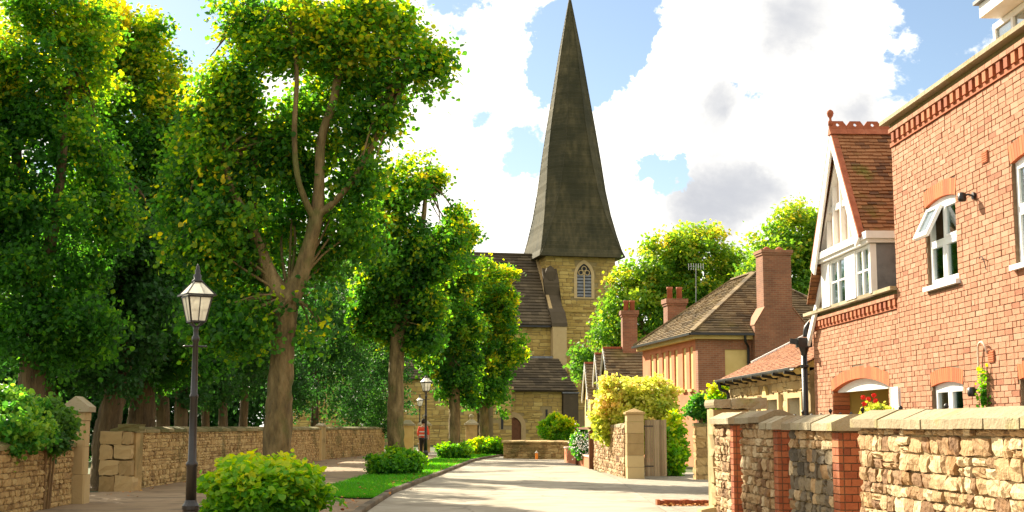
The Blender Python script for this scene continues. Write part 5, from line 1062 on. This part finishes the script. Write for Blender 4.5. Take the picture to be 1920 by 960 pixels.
c1 = cottage('cottage with mossy slate roof and a tall red chimney beyond the golden shrub', 7.3, 10.2, 64.5, 5.25, 2.0, 2.0, rg); stack(c1, 8.6, 64.5, 5.0, 7.1, .72, .6, (-.14, .16), .5)
c2 = cottage('smallest slate roofed cottage gable nearest the church', 7.0, 9.0, 70.5, 4.8, 1.6, 1.9, rg)
c3 = cottage('narrow slate roofed gable between the two cottages', 7.25, 9.5, 67.7, 5.15, 1.1, 1.5, rg)
# ================================================================== CHURCH
P0 = V(8.45, 120); RC = R(10); ctr = V(11.13, 123.85, 0)
cH = thing('church', 'old sandstone church with a tall dark shingled spire', 'church', ctr, RC, local=True); rg = random.Random(91); s = 3.3; TZ = 17.05
def church_face(p, ax, ay, L, z0, z1, skip=lambda u, z: False, wr=(.35, .8), hr=(.22, .4)):
    m = MB()
    for u, z, w, h in courses(L, z1, z0, rg, wr, hr):
        if skip(u, z): continue
        stone_geo(m, p+ax*u+V(0, 0, z), ax, ay, V(0, 0, 1), w-.03, h-.03, .1, rg, min(1, max(0, rg.gauss(.5, .25))), 2)
    return m
m = MB(); m.box(-s+.02, s-.02, -s+.03, s-.02, -.1, TZ); tw = m.build('tower', 'church_mortar', cH)
WXc, WZ0, WZs, WZt, WW = .3, 13.2, 15.2, 16.3, .68
def in_win(u, z, pad=.25):
    x = u-s; return abs(x-WXc) < WW+pad and WZ0-.2 < z < WZt+pad
church_face(V(-s, -s+.03, 0), V(1, 0, 0), V(0, -1, 0), 2*s, 3, TZ-.05, lambda u, z: in_win(u, z)).build('stonework', 'church_stone', tw, kind='stuff')
church_face(V(-s+.02, s, 0), V(0, -1, 0), V(-1, 0, 0), 2*s, 9, TZ-.05).build('stonework', 'church_stone', tw, kind='stuff')
m = MB(); m.box(-s-.08, s+.08, -s-.1, s+.08, 11.85, 12.05); m.build('string_course', 'church_stone', tw)
def gothic(w, z0, zs, zt, k=8):
    """outline of a pointed arch, counter-clockwise from lower left"""
    r = ((zt-zs)**2+w*w)/(2*w); pts = [(-w, z0)]
    right = []
    for i in range(k+1):
        z = zs+(zt-zs)*i/k; x = math.sqrt(max(0, r*r-(z-zs)**2))-(r-w); right.append((x, z))
    return [(-w, z0), (w, z0)]+right+[(-x, z) for x, z in right[-2::-1]]
A = gothic(WW, WZ0, WZs, WZt); B = gothic(WW+.28, WZ0-.12, WZs, WZt+.35); n = len(A)
m = MB(); vs = [(WXc+x, -s-.05, z) for x, z in B]+[(WXc+x, -s-.05, z) for x, z in A]+[(WXc+x, -s+.2, z) for x, z in A]+[(WXc+x, -s+.1, z) for x, z in B]
m.add(vs, [(i, (i+1) % n, n+(i+1) % n, n+i) for i in range(n)]+[(n+i, n+(i+1) % n, 2*n+(i+1) % n, 2*n+i) for i in range(n)]+[(3*n+i, 3*n+(i+1) % n, (i+1) % n, i) for i in range(n)], .9); bw = m.build('belfry_window', 'ashlar', cH)
m = MB(); m.prism([(WXc+x, -s+.012, z) for x, z in gothic(WW+.02, WZ0-.02, WZs, WZt+.02)], (0, .01, 0)); m.build('opening', 'dark_room', bw)
for k in range(7): m = MB(); z = WZ0+.15+k*.3; m.add([(WXc-WW, -s-.03, z-.08), (WXc+WW, -s-.03, z-.08), (WXc+WW, -s+.01, z+.1), (WXc-WW, -s+.01, z+.1), (WXc-WW, -s-.03, z-.04), (WXc+WW, -s-.03, z-.04), (WXc+WW, -s+.01, z+.14), (WXc-WW, -s+.01, z+.14)], [(3, 2, 1, 0), (4, 5, 6, 7), (0, 1, 5, 4)]); m.build('louvre', 'lead', bw)
m = MB(); m.box(WXc-.05, WXc+.05, -s-.045, -s, WZ0, WZs+.3, .8); m.build('mullion', 'ashlar', bw)
m = MB()
for cx_, cz_ in ((-.3, WZs+.25), (.3, WZs+.25), (0, WZs+.62)):
    k = 12; m.tube([(WXc+cx_+.22*math.cos(2*math.pi*i/k), -s-.02, cz_+.22*math.sin(2*math.pi*i/k)) for i in range(k+1)], .045, 5, .8)
m.build('tracery', 'ashlar', bw)
# spire: square splayed foot turning into an octagon
def ring(hw, tq, z):
    """half width hw; tq 0 = square, 1 = regular octagon"""
    c = hw*(1-tq*(1-math.tan(math.pi/8))); return [(-hw, c, z), (-hw, -c, z), (-c, -hw, z), (c, -hw, z), (hw, -c, z), (hw, c, z), (c, hw, z), (-c, hw, z)]
ZT = TZ+25.2; prof = [(3.98, .0, TZ-.15), (3.76, .06, TZ+.5), (3.45, .2, TZ+2), (3.1, .4, TZ+4), (2.83, .62, TZ+6.2), (2.5, .88, TZ+9.6), (2.1, 1, TZ+12.6), (1.6, 1, TZ+15.8), (.93, 1, TZ+20.2), (.06, 1, ZT)]
def spire():
    m = MB(); rows = []
    for (h0, t0, z0), (h1, t1, z1) in zip(prof, prof[1:]):
        k = max(1, int((z1-z0)/.32))
        for i in range(k): f = i/k; rows.append((h0+(h1-h0)*f, t0+(t1-t0)*f, z0+(z1-z0)*f))
    rows.append(prof[-1]); vs = []
    for i, (h, t, z) in enumerate(rows): j_ = .015*math.sin(i*2.3)+.012*math.sin(i*5.1); vs += ring(h+.07+j_, t, z-.03)+ring(h+.0+j_*.5, t, z+.005)     # lapped shingle courses
    nr = len(vs)//8
    m.add(vs, [(i*8+j, i*8+(j+1) % 8, (i+1)*8+(j+1) % 8, (i+1)*8+j)[::1] for i in range(nr-1) for j in range(8)]+[list(range(8))[::-1]])
    sp = m.build('spire', 'shingle', cH)
    m = MB()
    for j in range(8):
        for (h0, t0, z0), (h1, t1, z1) in zip(prof, prof[1:]): m.bar(Vector(ring(h0+.03, t0, z0)[j]), Vector(ring(h1+.03, t1, z1)[j]), .09, .05)
    m.build('hip_rolls', 'shingle', sp, kind='stuff')
spire()
# nave, clerestory, aisle
NX0, NX1 = -26, -3.55; NR = 17.35; NE = 10.35
m = MB(); tile_roof([(NX0, -6.7, NE), (NX1, -6.7, NE), (NX1, 0, NR), (NX0, 0, NR)], .42, .7, .05, rg, m, lift=.05); nf = m.build('nave_roof', 'church_tile', cH, kind='stuff')
m = MB(); m.prism([(NX0, -6.7, NE-.02), (NX0, 0, NR-.03), (NX0, 6.7, NE-.02)], (NX1-NX0, 0, 0)); m.build('roof_boarding', 'church_tile', nf)
m = MB(); a = V(NX1+.12, -6.8, NE+.15); b = V(NX1+.12, 0, NR+.18); m.bar(a, b, .3, .28); m.build('verge_coping', 'ashlar', nf)
m = MB(); m.bar((NX0, 0, NR+.06), (NX1, 0, NR+.06), .3, .18); m.build('ridge', 'church_tile', nf)
m = MB(); m.box(NX0, NX1-.05, -6.2, 6.2, -.1, NE-.02); nv = m.build('nave', 'church_mortar', cH)
church_face(V(-14, -6.2, 0), V(1, 0, 0), V(0, -1, 0), 10.4, 7.0, NE-.05).build('stonework', 'church_stone', nv, kind='stuff')
church_face(V(NX0, -6.2, 0), V(1, 0, 0), V(0, -1, 0), 11.9, .0, NE-.05).build('stonework', 'church_stone', nv, kind='stuff')
m = MB(); m.box(NX0, NX1, -6.72, -6.6, NE-.2, NE-.04); m.build('gutter', 'black_iron', nv)
# stepped buttress beside the tower
m = MB(); m.prism([(-3.6, -7.0, 0), (-3.6, -3.35, 0), (-3.6, -3.35, 15.4), (-3.6, -4.3, 14.0), (-3.6, -4.35, 12.9), (-3.6, -5.4, 11.7), (-3.6, -6.3, 11.2), (-3.6, -7.0, 10.2)], (1.25, 0, 0), .8); bu = m.build('buttress', 'ashlar', cH)
m = MB(); pr_ = [(-3.35, 15.45), (-4.3, 14.05), (-4.35, 12.95), (-5.4, 11.75), (-6.3, 11.25), (-7.05, 10.2)]
m.prism([(-3.68, y, z) for y, z in pr_]+[(-3.68, y+.05, z+.32) for y, z in pr_[::-1]], (1.4, 0, 0)); m.build('weathering', 'church_tile', bu)
m = MB(); m.lathe([(.5, 14.6), (.5, 15.4), (.3, 15.8), (.0, 16.0)], (-3.0, -3.7, 0), 8); m.build('buttress_head', 'church_tile', bu)
AX0, AX1 = -8.3, -2.25
m = MB(); tile_roof([(AX0-.4, -10.3, 4.5), (AX1, -10.3, 4.5), (AX1-.9, -6.9, 7.45), (AX0-.4, -6.9, 7.45)], .34, .6, .045, rg, m, lift=.05); af = m.build('aisle_roof', 'church_tile', cH, kind='stuff')
m = MB(); m.add([(AX0-.4, -10.3, 4.46), (AX1, -10.3, 4.46), (AX1-.9, -6.9, 7.41), (AX0-.4, -6.9, 7.41), (AX0-.4, -6.9, 4.46), (AX1, -6.9, 4.46)], [(0, 1, 2, 3), (1, 5, 2), (0, 3, 4), (0, 4, 5, 1)]); m.build('roof_boarding', 'church_tile', af)
m = MB(); m.box(AX0-.4, AX1-.8, -6.95, -6.75, 7.4, 7.6); m.build('flashing', 'lead', af)
m = MB(); m.box(AX0, -3.55, -9.8, -6.3, -.1, 4.5); ai = m.build('aisle', 'church_mortar', cH)
DX = -7.75; dw = .62
church_face(V(AX0, -9.8, 0), V(1, 0, 0), V(0, -1, 0), AX1-AX0-1.3, 0, 4.42, lambda u, z: (abs(AX0+u-DX) < .95 and z < 2.75) or (abs(AX0+u+4.9) < .35 and 1.5 < z < 3.1)).build('stonework', 'church_stone', ai, kind='stuff')
m = MB(); m.box(-4.98, -4.82, -9.86, -9.8, 1.65, 2.95); m.build('slit_window', 'dark_room', ai)
A = gothic(dw, 0, 1.5, 2.3); B = gothic(dw+.4, 0, 1.5, 2.75); n = len(A)
m = MB(); m.add([(DX+x, -9.93, z) for x, z in B]+[(DX+x, -9.93, z) for x, z in A]+[(DX+x, -9.7, z) for x, z in A]+[(DX+x, -9.8, z) for x, z in B], [(i, (i+1) % n, n+(i+1) % n, n+i) for i in range(1, n)]+[(n+i, n+(i+1) % n, 2*n+(i+1) % n, 2*n+i) for i in range(1, n)]+[(3*n+i, 3*n+(i+1) % n, (i+1) % n, i) for i in range(1, n)], .6); dr_ = m.build('doorway', 'ashlar', cH)
m = MB(); m.prism([(DX+x, -9.83, z) for x, z in gothic(dw+.02, 0, 1.5, 2.32)], (0, .05, 0)); m.build('door', 'post_wood', dr_)
m = MB(); m.box(-3.5, AX1+.05, -10.15, -6.4, -.1, 4.3); lt = m.build('boiler_house', 'church_tile', cH)
m = MB(); m.box(-3.6, AX1+.12, -10.25, -6.3, 4.3, 4.42); m.build('slab_roof', 'lead', lt)
# projecting porch left of the aisle
m = MB(); m.box(-9.9, -8.32, -11.6, -6.3, -.1, 4.6); po = m.build('porch', 'church_mortar', cH)
church_face(V(-9.9, -11.6, 0), V(1, 0, 0), V(0, -1, 0), 1.58, 0, 4.55, lambda u, z: abs(u-.75) < .3 and 1.2 < z < 2.4).build('stonework', 'church_stone', po, kind='stuff')
m = MB(); m.box(-9.22, -9.05, -11.65, -11.6, 1.3, 2.3); m.build('slit_window', 'dark_room', po)
m = MB(); m.box(-10.1, -8.2, -11.8, -6.3, 4.6, 4.8); m.build('parapet', 'ashlar', po)
# west block seen between the limes
m = MB(); m.box(-18.5, -11, -10.5, -6.3, -.1, 5.4); wb = m.build('north_chapel', 'church_mortar', cH)
church_face(V(-18.5, -10.5, 0), V(1, 0, 0), V(0, -1, 0), 7.5, 0, 5.35, lambda u, z: abs(u-5.6) < .3 and 1.2 < z < 2.8).build('stonework', 'church_stone', wb, kind='stuff')
m = MB(); m.box(-13.0, -12.8, -10.56, -10.5, 1.3, 2.7); m.build('slit_window', 'dark_room', wb)
m = MB(); tile_roof([(-18.8, -10.9, 5.35), (-10.7, -10.9, 5.35), (-10.7, -6.3, 8.2), (-18.8, -6.3, 8.2)], .4, .7, .05, rg, m, lift=.05); m.build('chapel_roof', 'church_tile', cH, kind='stuff')
# ================================================================== PERSON
def skin_chain(name, joints, edges, mt, parent, root=0):
    me = bpy.data.meshes.new(name); me.from_pydata([j[0] for j in joints], edges, []); o = link(name, me, parent); me.materials.append(M[mt])
    md = o.modifiers.new('Skin', 'SKIN'); sv = me.skin_vertices[0].data
    for i, j in enumerate(joints): sv[i].radius = j[1] if hasattr(j[1], '__len__') else (j[1], j[1])
    sv[root].use_root = True; md.use_smooth_shade = True; sb = o.modifiers.new('Sub', 'SUBSURF'); sb.levels = 2; sb.render_levels = 2; return o
pe = thing('person', 'person in an orange vest and black trousers walking away beside the lamp post', 'person', (-1.32, 62.4, .05), R(-4), local=True)
J = [((0, 0, .95), (.15, .1)), ((0, .0, 1.15), (.14, .095)), ((0, .01, 1.36), (.17, .1)), ((0, .02, 1.48), (.06, .06)), ((0, .03, 1.54), (.055, .06)), ((0, .05, 1.63), (.085, .1)), ((0, .05, 1.73), (.07, .085)),
     ((-.17, .01, 1.4), (.065, .065)), ((-.23, -.03, 1.14), (.05, .05)), ((-.22, .08, .92), (.038, .038)), ((-.21, .12, .83), (.045, .025)), ((.17, .01, 1.4), (.065, .065)), ((.24, .0, 1.14), (.05, .05)), ((.25, -.08, .92), (.038, .038)), ((.25, -.1, .83), (.045, .025)),
     ((-.09, 0, .88), (.095, .095)), ((-.1, .14, .5), (.065, .065)), ((-.1, .1, .1), (.045, .045)), ((-.1, .24, .05), (.04, .03)), ((.09, 0, .88), (.095, .095)), ((.1, -.05, .5), (.065, .065)), ((.1, -.28, .16), (.045, .045)), ((.1, -.2, .05), (.04, .03))]
skin_chain('body', J, [(0, 1), (1, 2), (2, 3), (3, 4), (4, 5), (5, 6), (2, 7), (7, 8), (8, 9), (9, 10), (2, 11), (11, 12), (12, 13), (13, 14), (0, 15), (15, 16), (16, 17), (17, 18), (0, 19), (19, 20), (20, 21), (21, 22)], 'skin', pe)
g_ = lambda i, k=1.18: (J[i][0], tuple(x*k for x in J[i][1]))
skin_chain('trousers', [g_(0, 1.12), g_(15), g_(16, 1.25), g_(17, 1.4), g_(19), g_(20, 1.25), g_(21, 1.4)], [(0, 1), (1, 2), (2, 3), (0, 4), (4, 5), (5, 6)], 'black_cloth', pe)
skin_chain('vest', [((0, 0, .92), (.185, .135)), g_(1, 1.25), g_(2, 1.14), g_(7, 1.35), g_(8, 1.3), g_(11, 1.35), g_(12, 1.3), ((-.225, .03, 1.03), (.055, .055)), ((.245, -.04, 1.03), (.055, .055))], [(0, 1), (1, 2), (2, 3), (3, 4), (4, 7), (2, 5), (5, 6), (6, 8)], 'hi_vis', pe, 1)
for z in (1.06, 1.22):
    m = MB(); k = 20; m.add([(.205*math.cos(2*math.pi*i/k), .15*math.sin(2*math.pi*i/k), zz) for zz in (z-.025, z+.025) for i in range(k)], [(i, (i+1) % k, k+(i+1) % k, k+i) for i in range(k)]); m.build('reflective_band', 'reflective', pe)
m = MB(); m.lathe([(.0, 1.6), (.085, 1.6), (.1, 1.68), (.09, 1.76), (.05, 1.81), (0, 1.82)], (0, .03, 0), 14); m.build('hair', 'hair', pe, True)
for j in (18, 22): p = Vector(J[j][0]); m = MB(); m.prism([(p.x-.05, p.y-.16, p.z-.05), (p.x+.05, p.y-.16, p.z-.05), (p.x+.05, p.y+.1, p.z-.05), (p.x-.05, p.y+.1, p.z-.05)], (0, 0, .09)); m.build('shoe', 'black_cloth', pe)
